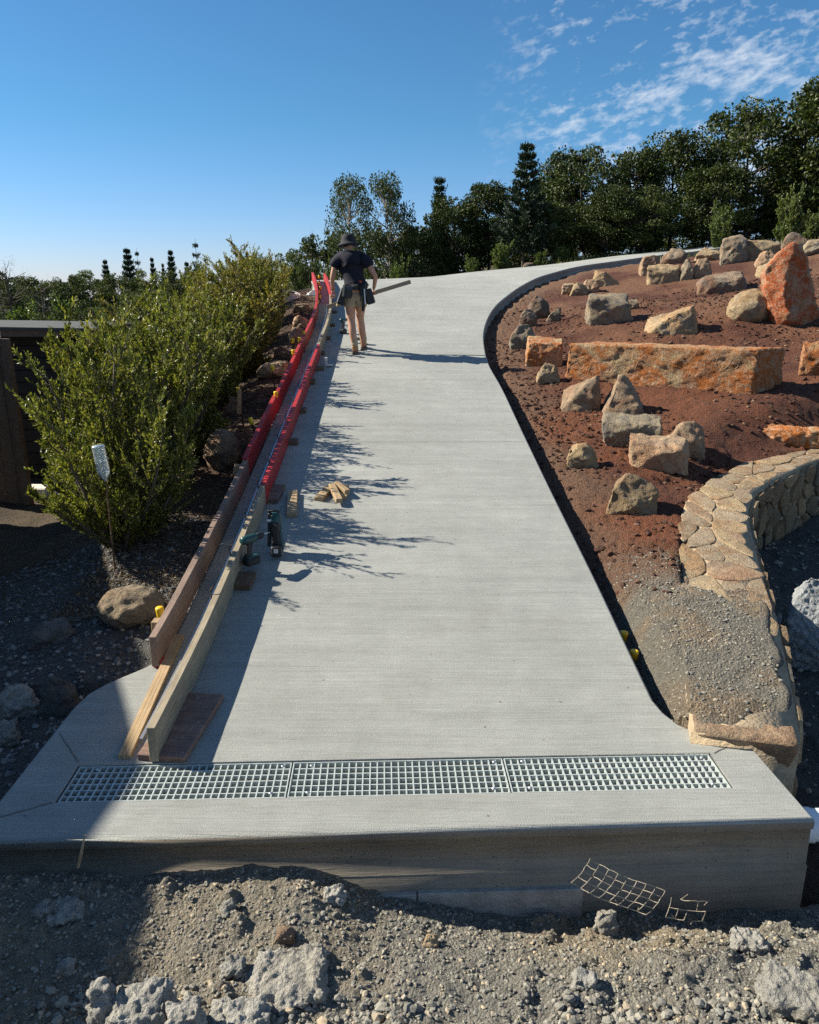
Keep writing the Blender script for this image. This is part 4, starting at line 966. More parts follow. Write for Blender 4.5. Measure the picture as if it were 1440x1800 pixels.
# ------------------------------------------------------------------ galvanised grates
gl = ['galvanised drain grate at the shaded end, under the timber formwork', 'middle galvanised drain grate in the concrete apron', 'galvanised drain grate nearest the stone wall']
def bar_mesh(sx, sy, sz):
    bm = bmesh.new(); box(bm, (0, 0, 0), (sx, sy, sz)); me = bpy.data.meshes.new('bar'); bm.to_mesh(me); bm.free(); me.materials.append(M['galv']); return me
GW, GD = 0.998, 0.258; ncell = 30; nrow = 6
mc = bar_mesh(0.006, GD - 0.008, 0.020); ml = bar_mesh(GW - 0.008, 0.006, 0.024)
for gi in range(3):
    c = hp((gi - 1)*1.006, 0, -0.006)
    t = empty('drain_grate', c, gl[gi], 'drain grate', 'galvanised drain grates in a row', HROT)
    bm = bmesh.new()
    for sy in (-1, 1): box(bm, (0, sy*(GD/2 - 0.002), -0.014), (GW, 0.005, 0.032))
    for sx in (-1, 1): box(bm, (sx*(GW/2 - 0.0025), 0, -0.014), (0.005, GD - 0.010, 0.032))
    bm_obj('frame', bm, M['galv'], t)
    for k in range(1, ncell):
        o = link('cross_bar', mc, t); o.location = (-GW/2 + GW*k/ncell, 0, -0.0115)
    for k in range(1, nrow):
        o = link('long_bar', ml, t); o.location = (0, -GD/2 + GD*k/nrow, -0.0145)
    for sx, sy in ((-0.42, 0.1), (0.45, 0.1), (-0.42, -0.1), (0.42, -0.1)):
        bm = bmesh.new(); lathe(bm, [(0.009, -0.02), (0.009, 0.0), (0.005, 0.003)], 8, Matrix.Translation((sx + 0.009, sy + 0.008, 0))); bm_obj('fixing_bolt', bm, M['steel'], t)
# ------------------------------------------------------------------ formwork
def board(name, xf, y0, y1, ztop, hgt, th, mat, parent, off=0.0, step=0.35):
    bm = bmesh.new(); n = max(2, int((y1-y0)/step)+1); prev = None
    for k in range(n):
        y = y0 + (y1-y0)*k/(n-1); x = float(xf(y)) + off; z = float(Pd(y)) + ztop + 0.0015*math.sin(y*7)
        cur = [bm.verts.new(q) for q in ((x-th/2, y, z-hgt), (x+th/2, y, z-hgt), (x+th/2, y, z), (x-th/2, y, z))]
        if prev:
            for j in range(4): bm.faces.new((prev[j], prev[(j+1) % 4], cur[(j+1) % 4], cur[j]))
        else: bm.faces.new(cur)
        prev = cur
    bm.faces.new(prev[::-1]); bmesh.ops.recalc_face_normals(bm, faces=bm.faces)
    es = [e for e in bm.edges if len(e.link_faces) == 2 and e.calc_face_angle(0) > 1.0]
    bmesh.ops.bevel(bm, geom=es, offset=0.0022, segments=1, affect='EDGES', clamp_overlap=True)
    return bm_obj(name, bm, M[mat], parent)
inner = empty('inner_formwork', (0, 0, 0), 'inner line of kerb formwork boards standing on the drive, part red, part grey', 'formwork')
outer = empty('outer_formwork', (0, 0, 0), 'outer line of kerb formwork along the planted bank, mostly bright red', 'formwork')
ZT = 0.19
board('board', x_in, 3.13, 6.42, ZT, 0.184, 0.042, 'lvl', inner)
for a, b in ((6.43, 8.2), (8.21, 10.0), (10.01, 11.72)): board('board', x_in, a, b, ZT+0.002, 0.184, 0.044, 'red', inner, 0.004)['label'] = 'red painted board'
for a, b in ((11.73, 13.9), (13.91, 16.2)): board('board', x_in, a, b, ZT, 0.184, 0.044, 'lvl', inner)
board('board', x_in, 16.21, 18.1, ZT, 0.184, 0.044, 'red', inner, 0.012)['label'] = 'red painted board'
board('board', x_in, 18.11, 19.3, ZT, 0.184, 0.044, 'red', inner, 0.012)['label'] = 'red painted board'
board('board', x_out, 4.0, 5.7, ZT+0.012, 0.19, 0.044, 'lvl_pink', outer)
board('board', x_out, 5.71, 7.05, ZT+0.006, 0.19, 0.044, 'lvl_pink', outer)
for a, b in ((7.0, 9.0), (9.01, 11.0), (11.01, 12.9), (12.91, 15.0), (15.01, 17.1), (17.11, 19.3)):
    board('board', x_out, a, b, ZT+0.016+(0.01 if a < 9 or 10 < a < 13 else 0), 0.20, 0.046, 'red', outer, (-0.005 if a < 7.1 else 0.0))['label'] = 'bright red painted board'
# red foot visible under the near end of the outer line
bm = bmesh.new(); box(bm, (float(x_out(4.03))+0.01, 4.06, 0.005+float(Pd(4.1))), (0.05, 0.10, 0.05)); bm_obj('packer', bm, M['red'], outer)
bm = bmesh.new(); box(bm, (float(x_out(4.2))-0.047, 4.23, float(Pd(4.2))+0.10), (0.045, 0.07, 0.18), None, 0.003); bm_obj('support_peg', bm, M['timber'], outer)
bm = bmesh.new(); box(bm, (float(x_out(6.95))-0.045, 6.9, float(Pd(6.9))+0.14), (0.09, 0.035, 0.10), Euler((0, 0.3, 0.6)), 0.003); bm_obj('brace', bm, M['timber'], outer)
# dark starter bars that stick up between the boards (nailed to the inner line)
for k in range(13):
    y = 4.55 + k*0.62; bm = bmesh.new(); x = float(x_in(y)) - 0.024; z = float(Pd(y)) + ZT
    tube(bm, [(x - 0.012, y, z-0.17), (x - 0.012, y, z - 0.02), (x - 0.016, y+0.004, z+0.03), (x - 0.002, y+0.02, z+0.042)], 0.005, 5); bm_obj('steel_pin', bm, M['rust'], inner)
# fall: honey coloured plank under the near end and the long bright strip between the lines
bm = bmesh.new()
for k, (xx, th_) in enumerate(((-1.405, 0.0), (-1.385, 0.001), (-1.365, 0.0))):
    a = Vector((xx + 0.02, 3.16, 0.014)); b = Vector((xx - 0.055, 4.35, 0.014 + float(Pd(4.35)) - 0.0)); c = (a+b)/2; dd = b-a
    box(bm, c, (0.0185, dd.length, 0.02 + th_), Matrix.Rotation(math.atan2(-dd.x, dd.y), 4, 'Z') @ Matrix.Rotation(math.atan2(dd.z, dd.y), 4, 'X'))
o = bm_obj('timber_plank', bm, M['timber']); tag(o, 'honey coloured laminated plank lying flat beneath the formwork end', 'plank')
def xmid(y): return x_in(y) - 0.085
o = board('steel_strip', xmid, 3.22, 15.5, 0.075, 0.006, 0.016, 'steel', None); tag(o, 'long thin bright steel strip running between the two formwork lines', 'steel strip')
# blocks under the inner line
def blk(px, py, sx, sy, th, mat, rz, label, x=None):
    p = on_surf(px, py, th); xx = p.x if x is None else x; bm = bmesh.new(); box(bm, (0, 0, 0), (sx, sy, th), None, 0.003)
    sl_ = (float(Pd(p.y+0.15)) - float(Pd(p.y-0.15)))/0.3
    o = bm_obj('timber_block', bm, M[mat]); o.location = (xx, p.y, float(Pd(p.y)) + th/2 + 0.002); o.rotation_euler = (math.atan(sl_), 0, rz)
    return tag(o, label, 'block', 'packing blocks under the inner formwork')
bl = [(322, 1270, .235, .56, .034, 'ply_block', -.10, 'largest reddish ply packer at the near end, beside the grate'),
 (420, 1016, .20, .20, .045, 'timber_old', -.04, 'square brown block carrying the cordless drill'),
 (475, 864, .21, .34, .04, 'ply_block', -.06, 'wide grey brown block where the red boards begin'),
 (510, 773, .17, .10, .045, 'timber_old', 0, 'narrow block between the wide grey brown one and the next up the slope'),
 (527, 718, .15, .11, .045, 'timber_old', 0, 'fourth block up from the grate'),
 (545, 668, .14, .14, .045, 'timber_old', 0, 'fifth block up from the grate'),
 (556, 645, .20, .12, .045, 'timber_old', .35, 'skewed block beside the little steel bracket'),
 (563, 618, .14, .10, .045, 'timber_old', 0, 'block by the change from red to grey board'),
 (574, 592, .14, .08, .045, 'timber_old', 0, 'block beside the upper cordless drill'),
 (582, 569, .14, .08, .045, 'timber_old', 0, 'block left of the worker\'s shins'),
 (586, 546, .14, .08, .045, 'timber_old', 0, 'block below the end of the worker\'s pole'),
 (587, 532, .15, .10, .045, 'timber_old', 0, 'block left of the worker\'s pouch, farthest up')]
for b_ in bl: blk(*b_)
# small steel bracket
p = on_surf(576, 644, 0); bm = bmesh.new(); box(bm, (0, 0, 0.10), (0.035, 0.07, 0.05)); box(bm, (0.0, -0.0, 0.035), (0.03, 0.05, 0.07)); box(bm, (0.05, 0, 0.02), (0.09, 0.10, 0.02))
o = bm_obj('steel_bracket', bm, [M['label']]); o.location = (p.x - 0.02, p.y, p.z); tag(o, 'pale square bracket beside the skewed block on the drive', 'bracket')
# loose offcuts
def offcut(px, py, L, wd, th, rz, label, z=0.0, tilt=0.0, mat='timber'):
    p = on_surf(px, py, z); bm = bmesh.new(); box(bm, (0, 0, 0), (wd, L, th), None, 0.003); sl_ = (float(Pd(p.y+0.15)) - float(Pd(p.y-0.15)))/0.3
    o = bm_obj('timber_offcut', bm, M[mat]); o.location = (p.x, p.y, float(Pd(p.y)) + th/2 + 0.002 + z); o.rotation_euler = (math.atan(sl_) + tilt, 0, rz); return tag(o, label, 'offcut', 'pine offcuts left on the drive')
offcut(514, 889, 0.50, 0.088, 0.042, 0.12, 'single long pine offcut lying beside the nail gun')
offcut(570, 871, 0.27, 0.085, 0.035, -0.28, 'leftmost flat offcut in the small pile')
offcut(604, 868, 0.27, 0.085, 0.035, 0.0, 'rightmost flat offcut in the small pile')
offcut(590, 871, 0.33, 0.058, 0.042, 0.30, 'pale narrow offcut laid across the pile', 0.038, 0.04)
offcut(601, 862, 0.20, 0.05, 0.045, 0.62, 'short square offcut on the right of the pile', 0.038, 0.06)
# ------------------------------------------------------------------ capped stakes
stk = [(285, 1072, 4.55, 1), (458, 735, None, 0), (424, 683, None, 0), (482, 691, None, 0), (482, 645, None, 0), (516, 617, None, 0), (525, 595, None, 0), (534, 584, None, 0), (516, 597, None, 0),
       (561, 485, 18.6, 0), (560, 497, 17.9, 0), (562, 505, 17.3, 0), (563, 512, 16.8, 0), (562, 520, 16.3, 0), (560, 529, 15.8, 0)]
slab_ = ['yellow capped stake nearest the camera, beside the outer board end', 'tilted yellow capped stake leaning on the outer red boards', 'tall yellow capped stake with a timber offcut, at the hedge edge', 'yellow capped stake just left of the outer red boards above the tilted one', 'thin tall stake with a small yellow cap standing on the bank', 'yellow capped stake lowest of the four on the upper bank', 'bright yellow capped stake second lowest beside the upper red boards', 'yellow capped stake touching the red boards, top of the four', 'dull yellow capped stake set back from the red boards',
 'highest yellow cap at the far end of the red formwork'] + ['second yellow cap down in the tight row at the far end of the red formwork', 'third yellow cap down in the tight far row, middle of it', 'fourth yellow cap down in the tight far row, by the white plastic', 'fifth yellow cap down in the tight far row', 'lowest yellow cap of the tight row at the far end of the formwork']
for i, (px, py, yy, _) in enumerate(stk):
    if yy is None:
        # distance from the board line: top of cap about level with the board top
        yy = on_surf(px, py, 0.24).y
    p = at_y(px, py, yy); g = gz(p.x, p.y); hgt = max(0.12, p.z - g); tilt = (-0.25 if i == 1 else random.uniform(-.08, .08))
    s = empty('capped_stake', (p.x, p.y, g), slab_[i], 'stake', 'yellow capped steel stakes'); s.rotation_euler = (0, tilt, 0)
    bm = bmesh.new(); r_ = 0.007 if i == 4 else 0.011; tube(bm, [(0, 0, -0.15), (0, 0, hgt - 0.03)], r_, 6); bm_obj('stake_rod', bm, M['rust'], s)
    bm = bmesh.new(); cr = 0.027 if i != 4 else 0.03; lathe(bm, [(cr*.82, hgt-0.055), (cr*.9, hgt-0.04), (cr*.95, hgt-0.008), (cr, hgt+0.0), (cr, hgt+0.014), (cr*.8, hgt+0.02)], 12); bm_obj('safety_cap', bm, M['yellow'], s, True)
for px, py, lab in ((1101, 1128, 'upper yellow cap peeping out beside the drive\'s right edge'), (1119, 1166, 'lower yellow cap peeping out beside the drive\'s right edge')):
    p = on_surf(px, py, -0.15); p.x -= 0.05; s = empty('capped_stake', (p.x + 0.03, p.y, gz(p.x+0.03, p.y)), lab, 'stake', 'yellow capped steel stakes')
    bm = bmesh.new(); tube(bm, [(0, 0, -0.1), (0, 0, 0.08)], 0.009, 6); bm_obj('stake_rod', bm, M['rust'], s)
    bm = bmesh.new(); lathe(bm, [(0.022, 0.06), (0.026, 0.105), (0.028, 0.11), (0.028, 0.125), (0.02, 0.13)], 12); bm_obj('safety_cap', bm, M['yellow'], s, True)
# timber peg beside the tall stake
p = at_y(421, 706, on_surf(421, 706, 0.15).y); bm = bmesh.new(); box(bm, (0, 0, 0), (0.045, 0.04, 0.30), Euler((0, 0.05, 0.2)), 0.003); o = bm_obj('timber_peg', bm, M['timber']); o.location = p; tag(o, 'short pine peg beside the tall yellow capped stake', 'peg')
# coiled hose and crumpled plastic on the upper bank
def coil():
    p = on_ground(508, 530); p = at_y(508, 516, p.y); root = None; bm = bmesh.new(); rr2 = random.Random(4)
    for k in range(6):
        R_ = 0.22 + rr2.uniform(-.03, .03); ax = Euler((rr2.uniform(.1, .5), rr2.uniform(-.25, .25), 0)).to_matrix(); pts = [ax @ Vector((R_*math.cos(a), R_*0.8*math.sin(a), 0.02*k)) for a in np.linspace(0, 6.28, 22)]
        tube(bm, pts, 0.011, 5)
    o = bm_obj('coiled_hose', bm, M['label'], None, True, (p.x, p.y, gz(p.x, p.y) + 0.06)); tag(o, 'coil of pale hose lying on the bank under the hedge', 'hose')
coil()
p = on_ground(550, 520); me = rock_mesh('gable', (0.30, 0.2, 0.12), 55, 'white', 2.5); o = link('plastic_sheet', me); o.location = p; tag(o, 'crumpled white plastic beside the row of yellow caps', 'plastic')
# ------------------------------------------------------------------ power tools
def drill(loc, rz, label, s=1.0, lying=False):
    t = empty('cordless_drill', loc, label, 'drill', None, rz); t.scale = (s, s, s)
    if lying: t.rotation_euler = (0, math.radians(85), rz)
    X = Matrix.Rotation(math.pi/2, 4, 'Y')
    bm = bmesh.new(); lathe(bm, [(0.012, -0.085), (0.028, -0.08), (0.031, -0.05), (0.031, 0.03), (0.026, 0.055)], 14, Matrix.Translation((0, 0, 0.20)) @ X); bm_obj('motor_housing', bm, M['tool_green'], t, True)
    bm = bmesh.new(); lathe(bm, [(0.024, 0.056), (0.026, 0.065), (0.025, 0.10), (0.016, 0.12)], 12, Matrix.Translation((0, 0, 0.20)) @ X); bm_obj('chuck', bm, M['tool_black'], t, True)
    bm = bmesh.new(); tube(bm, [(0.118, 0, 0.2), (0.185, 0, 0.2)], [0.005, 0.003], 6); bm_obj('driver_bit', bm, M['steel'], t)
    bm = bmesh.new(); box(bm, (-0.025, 0, 0.12), (0.045, 0.038, 0.14), Euler((0, 0.12, 0)), 0.008); bm_obj('handle', bm, M['tool_black'], t)
    bm = bmesh.new(); box(bm, (0.01, 0, 0.165), (0.014, 0.018, 0.035), None, 0.004); bm_obj('trigger', bm, M['tool_black'], t)
    bm = bmesh.new(); box(bm, (-0.005, 0, 0.032), (0.125, 0.078, 0.06), None, 0.012); bm_obj('battery', bm, M['tool_black'], t)
    bm = bmesh.new(); box(bm, (-0.005, 0, 0.068), (0.10, 0.066, 0.012), None, 0.004); bm_obj('battery_shoe', bm, M['tool_green'], t)
    return t
p = on_surf(421, 996, 0.05); drill((-1.155, p.y + 0.03, float(Pd(p.y + 0.03)) + 0.052), 0.9, 'cordless drill standing on a brown block against the grey board')
p = on_surf(604, 586, 0.0); drill((p.x, p.y, float(Pd(p.y)) + 0.002), 1.2, 'cordless drill standing alone left of the worker', 1.1)
p = on_surf(645, 606, 0.0); drill((p.x - 0.02, p.y, float(Pd(p.y)) + 0.05), 2.6, 'cordless drill lying on its side right of the worker\'s boots', 1.15, True)
def nailer():
    p = on_surf(483, 980, 0.0); t = empty('nail_gun', (p.x, p.y + 0.05, float(Pd(p.y+0.05)) + 0.002), 'dark green framing nail gun standing on its battery on the drive', 'nail gun', None, 0.0)
    t.rotation_euler = (-0.12, 0, 0.05)
    bm = bmesh.new(); lathe(bm, [(0.030, 0.16), (0.042, 0.17), (0.046, 0.22), (0.046, 0.28), (0.036, 0.315), (0.02, 0.325)], 14, Matrix.Translation((0.005, 0.02, 0))); bm_obj('housing', bm, M['tool_green'], t, True)
    bm = bmesh.new(); box(bm, (0.008, -0.025, 0.15), (0.06, 0.055, 0.20), Euler((0.12, 0, 0)), 0.014); bm_obj('handle', bm, M['tool_black'], t)
    bm = bmesh.new(); box(bm, (0.015, -0.05, 0.04), (0.076, 0.10, 0.078), None, 0.010); bm_obj('battery', bm, M['tool_black'], t)
    bm = bmesh.new(); box(bm, (0.015, -0.102, 0.045), (0.032, 0.003, 0.030)); bm_obj('battery_label', bm, M['label'], t)
    bm = bmesh.new(); box(bm, (-0.042, 0.02, 0.19), (0.026, 0.05, 0.26), Euler((0.0, 0.06, 0)), 0.006); bm_obj('magazine', bm, M['tool_black'], t)
    bm = bmesh.new(); tube(bm, [(-0.03, 0.03, 0.31), (-0.045, -0.0, 0.335), (0.0, -0.02, 0.345), (0.04, 0.0, 0.33)], 0.009, 6); bm_obj('hook', bm, M['tool_black'], t, True)
    bm = bmesh.new(); box(bm, (-0.035, 0.0, 0.265), (0.05, 0.03, 0.022), None, 0.004); bm_obj('nose', bm, M['steel'], t)
    bm = bmesh.new(); box(bm, (0.045, 0.0, 0.11), (0.03, 0.06, 0.14), Euler((0, -0.12, 0)), 0.008); bm_obj('guard', bm, M['tool_green'], t)
nailer()
# ------------------------------------------------------------------ wire scraps, stick, pipe
def wire_grid(name, P0, U, V, nu, nv, y0, y1, label, seed, keep=0.99):
    rr3 = random.Random(seed); bm = bmesh.new()
    def pt(i, j):
        px = P0[0] + U[0]*i + V[0]*j + 5*math.sin(j*.8 + .5); py = P0[1] + U[1]*i + V[1]*j + 4.0*math.sin(i*.55); tt = (py - 1515)/100
        return at_y(px, py, y0 + (y1-y0)*max(-0.2, min(1.2, tt)) + 0.012*math.sin(i*2+j*3))
    G = {(i, j): pt(i, j) for i in range(nu) for j in range(nv)}
    for i in range(nu):
        for j in range(nv):
            for di, dj in ((1, 0), (0, 1)):
                if (i+di, j+dj) in G and rr3.random() < keep:
                    a, b = G[i, j], G[i+di, j+dj]; m = (a+b)/2 + Vector((rr3.uniform(-.002, .002), 0, rr3.uniform(-.003, .003))); tube(bm, [a, m, b], 0.0015, 5)
    for k in range(5):
        a = G[rr3.randrange(nu), rr3.choice((0, nv-1))]; tube(bm, [a, a + Vector((rr3.uniform(-.03, .03), 0, rr3.uniform(-.02, .03)))], 0.0014, 4)
    o = bm_obj(name, bm, M['wire']); return tag(o, label, 'wire mesh')
wire_grid('wire_mesh', (1002, 1552), (16.5, 7.5), (9.5, -10.5), 9, 5, 2.50, 2.34, 'bent scrap of diamond wire mesh leaning on the concrete face', 1)
wire_grid('wire_mesh', (1168, 1612), (16, 1.0), (4, -17), 5, 3, 2.56, 2.46, 'small torn bit of wire mesh right of the larger bent scrap', 3, 0.75)
bm = bmesh.new(); a = at_y(149, 1468, 2.60); b = at_y(137, 1526, 2.57); m = (a+b)/2 + Vector((0.004, -0.01, 0))
tube(bm, [a, m, b], [0.003, 0.007, 0.005], 4); o = bm_obj('timber_splinter', bm, M['timber']); tag(o, 'pale splinter of wood leaning on the concrete face at the left', 'stick')
bm = bmesh.new()
for r0, x0, x1 in ((0.078, 1.735, 1.83), (0.072, 1.80, 3.6)):
    lathe(bm, [(r0-0.006, x0), (r0, x0+0.002), (r0, x1), (r0-0.006, x1+0.001)], 24, Matrix.Translation((0, 2.93, -0.185)) @ Matrix.Rotation(math.pi/2, 4, 'Y'))
o = bm_obj('drain_pipe', bm, M['white'], None, True); smooth_angle(o); tag(o, 'white plastic drainpipe entering the right end of the apron', 'pipe')
# ------------------------------------------------------------------ bottle on a stick in front of the first shrub
def bottle():
    yb = 5.35; a = at_y(172, 782, yb); b = at_y(186, 846, yb); ax = (b-a); L = ax.length; ax.normalize(); q = Vector((0, 0, -1)).rotation_difference(ax).to_matrix().to_4x4()
    t = empty('plastic_bottle', a, 'clear ribbed plastic bottle upside down on a stick before the hedge', 'bottle'); bm = bmesh.new(); prof = [(0.040, -0.002), (0.046, -0.01)]
    for k in range(9):
        z = -0.02 - k*(L*0.62/9); prof += [(0.047, z), (0.043, z - L*0.62/18)]
    prof += [(0.046, -L*0.68), (0.04, -L*0.82), (0.016, -L*0.95), (0.014, -L)]
    lathe(bm, prof, 20, q); bm_obj('bottle_body', bm, M['pet'], t, True)
    s = at_y(200, 985, yb+0.45); bm = bmesh.new(); tube(bm, [(a+b)/2, b, Vector((s.x, s.y, gz(s.x, s.y)-0.1))], [0.005, 0.006, 0.007], 6); o = bm_obj('garden_stick', bm, M['timber_old']); tag(o, 'thin wooden stick holding the upturned bottle', 'stick')
bottle()
# ------------------------------------------------------------------ shed, timber screen, tubs, neighbouring house
shed = empty('garden_shed', (0, 0, 0), 'low dark flat roofed shed half hidden behind the hedge', 'shed')
bm = bmesh.new(); box(bm, (-5.7, 11.6, 0.52), (2.5, 1.4, 2.1)); bm_obj('shed_wall', bm, M['shed'], shed)
for k in range(12):
    bm = bmesh.new(); box(bm, (-5.7, 10.885, -0.42 + k*0.17), (2.46, 0.018, 0.155), Euler((0.08, 0, 0))); bm_obj('cladding_board', bm, M['shed'], shed)
bm = bmesh.new(); box(bm, (-5.75, 11.4, 1.625), (3.05, 1.8, 0.035), Euler((0.0, 0.015, 0))); bm_obj('roof', bm, M['shed_roof'], shed)
bm = bmesh.new(); box(bm, (-5.75, 10.53, 1.56), (3.0, 0.03, 0.10)); bm_obj('fascia', bm, M['timber_old'], shed)
p = at_y(181, 610, 11.0); bm = bmesh.new(); box(bm, (0, 0, -0.25), (0.16, 0.16, 1.0), None, 0.012); o = bm_obj('gate_post', bm, M['sand_orange']); o.location = p; tag(o, 'reddish brown squared post at the right corner of the shed', 'post')
scr = empty('timber_screen', (0, 0, 0), 'dark timber board screen at the photo\'s left edge', 'screen')
for k in range(8):
    bm = bmesh.new(); box(bm, (-4.98 - k*0.155, 9.55, 0.50), (0.148, 0.022, 2.1), None, 0.002); bm_obj('plank', bm, M['timber_old'], scr)
bm = bmesh.new(); box(bm, (-4.93, 9.50, 0.50), (0.09, 0.09, 2.1), None, 0.004); bm_obj('post', bm, M['timber_old'], scr)
bm = bmesh.new(); box(bm, (-5.5, 9.50, 1.50), (1.1, 0.05, 0.09), None, 0.004); bm_obj('rail', bm, M['timber_old'], scr)
bm = bmesh.new(); box(bm, (-5.02, 9.46, 1.62), (0.10, 0.08, 0.14), None, 0.01); o = bm_obj('outdoor_light', bm, M['label']); tag(o, 'small pale fitting on top of the timber screen', 'light fitting')
def tub(px, py, y, r, h, mat, label):
    p = at_y(px, py, y); bm = bmesh.new(); lathe(bm, [(r*.8, 0), (r*.95, h*.9), (r*1.05, h*.92), (r*1.05, h), (r*.97, h), (r*.85, h*.3)], 20); o = bm_obj('tub', bm, M[mat], None, True, (p.x, p.y, gz(p.x, p.y))); smooth_angle(o); tag(o, label, 'tub')
tub(118, 800, 10.0, 0.24, 0.32, 'tub', 'blue tub darkened for the shade between shed and hedge')
tub(112, 730, 10.5, 0.22, 0.75, 'tub', 'tall grey blue drum in the shade against the shed')
p = at_y(62, 822, 9.9); bm = bmesh.new(); box(bm, (0, 0, 0.06), (0.32, 0.25, 0.14), None, 0.015); o = bm_obj('plastic_crate', bm, M['label'], None, False, (p.x, p.y, gz(p.x, p.y))); tag(o, 'pale low crate on the dark ground before the shed', 'crate')
house = empty('house', (0, 0, 0), 'rendered house out of view at left that shades the yard', 'house')
def prism(name, prof, x0, x1, mat):
    bm = bmesh.new(); A = [bm.verts.new((x0, y, z)) for y, z in prof]; Bv = [bm.verts.new((x1, y, z)) for y, z in prof]; n = len(prof)
    for k in range(n): bm.faces.new((A[k], A[(k+1) % n], Bv[(k+1) % n], Bv[k]))
    bm.faces.new(A[::-1]); bm.faces.new(Bv); bmesh.ops.recalc_face_normals(bm, faces=bm.faces); bm_obj(name, bm, M[mat], house)
prism('wall', [(-9, -0.6), (9.0, -0.6), (9.0, 1.55), (5.9, 2.72), (4.2, 3.38), (2.9, 3.30), (-9, 2.75)], -9.5, -6.15, 'render_wall')
prism('roof', [(9.25, 1.52), (9.3, 1.60), (5.92, 2.86), (4.2, 3.53), (2.88, 3.45), (-9.2, 2.9), (-9.2, 2.8), (2.9, 3.34), (4.2, 3.42), (5.9, 2.76)], -9.7, -6.0, 'shed_roof')

# ------------------------------------------------------------------ worker
def skin_mesh(name, verts, edges, radii, mat, parent=None, root=0, sub=2, loc=None):
    me = bpy.data.meshes.new(name); me.from_pydata([tuple(v) for v in verts], edges, []); o = bpy.data.objects.new(name, me); COL.objects.link(o)
    m = o.modifiers.new('s', 'SKIN'); m.use_smooth_shade = True; lay = me.skin_vertices[0].data
    for i, r in enumerate(radii):
        lay[i].radius = (r, r) if not hasattr(r, '__len__') else r; lay[i].use_root = (i == root)
    ss = o.modifiers.new('u', 'SUBSURF'); ss.levels = sub; ss.render_levels = sub
    bpy.context.view_layer.update(); dg = bpy.context.evaluated_depsgraph_get(); ev = bpy.data.meshes.new_from_object(o.evaluated_get(dg)); o.modifiers.clear(); o.data = ev; ev.name = name
    ev.materials.clear(); ev.materials.append(M[mat]); ev.polygons.foreach_set('use_smooth', np.full(len(ev.polygons), True, dtype=bool)); bpy.data.meshes.remove(me)
    if parent is not None: o.parent = parent
    return o
P0 = on_surf(628, 622, 0.0)
wk = empty('person', P0, 'worker seen from behind in navy shirt, khaki shorts and dark hat, carrying a pole', 'person'); wk.scale = (.945, .945, .945)
body_v = [(0.00,0,.98),(-.03,.01,1.12),(-.06,.04,1.32),(-.08,.06,1.45),(-.10,.09,1.545),(-.115,.10,1.65),(-.12,.12,1.77),   # 0-6 pelvis..head
 (-.22,.05,1.47),(-.315,.04,1.40),(-.375,.03,1.18),(-.375,.10,1.00),(-.385,.13,.945),   # 7-11 left arm
 (.07,.05,1.47),(.185,.04,1.41),(.315,.01,1.20),(.285,.13,1.045),(.27,.165,1.0),      # 12-16 right arm
 (-.105,0,.92),(-.095,.02,.72),(-.085,.02,.53),(-.065,-.03,.34),(-.035,-.03,.13),(-.03,.01,.06),(-.035,.12,.03),  # 17-23 left leg
 (.075,.01,.92),(.06,.10,.73),(.045,.20,.56),(.065,.22,.38),(.085,.30,.20),(.085,.33,.13),(.085,.43,.10)]   # 24-30 right leg
body_e = [(0,1),(1,2),(2,3),(3,4),(4,5),(5,6),(3,7),(7,8),(8,9),(9,10),(10,11),(3,12),(12,13),(13,14),(14,15),(15,16),(0,17),(17,18),(18,19),(19,20),(20,21),(21,22),(22,23),(0,24),(24,25),(25,26),(26,27),(27,28),(28,29),(29,30)]
body_r = [(.15,.12),(.145,.11),(.165,.12),(.13,.10),.058,(.078,.092),(.07,.082), .075,.058,.043,.030,(.036,.018), .075,.058,.043,.030,(.036,.018), .105,.09,.064,.070,.044,.046,.036, .105,.09,.064,.070,.044,.046,.036]
skin_mesh('body', body_v, body_e, body_r, 'skin', wk)
def hand(c, dirs, s, nm):
    for k, dv in enumerate(dirs):
        L_ = (0.078, 0.085, 0.08, 0.065, 0.06)[k]; d0 = Vector(dv).normalized(); b = Vector(c) + Vector((0.018*(k-1.5)*s, 0.004*k, 0.0)) if k < 4 else Vector(c) + Vector((0.035*s, -0.01, 0.03))
        curl = Vector((-s*0.4, 0.35, 0.15))
        pts = [b, b + d0*L_*0.45, b + d0*L_*0.7 + curl*L_*0.25, b + d0*L_*0.75 + curl*L_*0.6]
        skin_mesh('finger' if k < 4 else 'thumb', pts, [(0, 1), (1, 2), (2, 3)], [.0105, .0095, .009, .0075], 'skin', wk, 0, 1)
hand((-.388, .14, .925), [(-.15, .2, -1), (-.05, .25, -1), (.05, .25, -1), (.15, .2, -1), (.6, .3, -.7)], 1, 'l')
hand((.268, .175, .98), [(.15, .3, -1), (.05, .35, -1), (-.05, .35, -1), (-.15, .3, -1), (-.6, .3, -.6)], -1, 'r')
sh_v = [(-.01,0,1.10),(-.03,.01,1.20),(-.06,.035,1.34),(-.08,.055,1.46),(-.22,.05,1.485),(-.325,.04,1.41),(-.355,.035,1.33),(.07,.05,1.485),(.195,.04,1.42),(.245,.02,1.345),(-.095,.075,1.54)]
sh_e = [(0,1),(1,2),(2,3),(3,4),(4,5),(5,6),(3,7),(7,8),(8,9),(3,10)]
skin_mesh('shirt', sh_v, sh_e, [(.180,.142),(.186,.145),(.218,.162),(.190,.142),.118,.102,.092,.118,.102,.092,.074], 'navy', wk, 1)
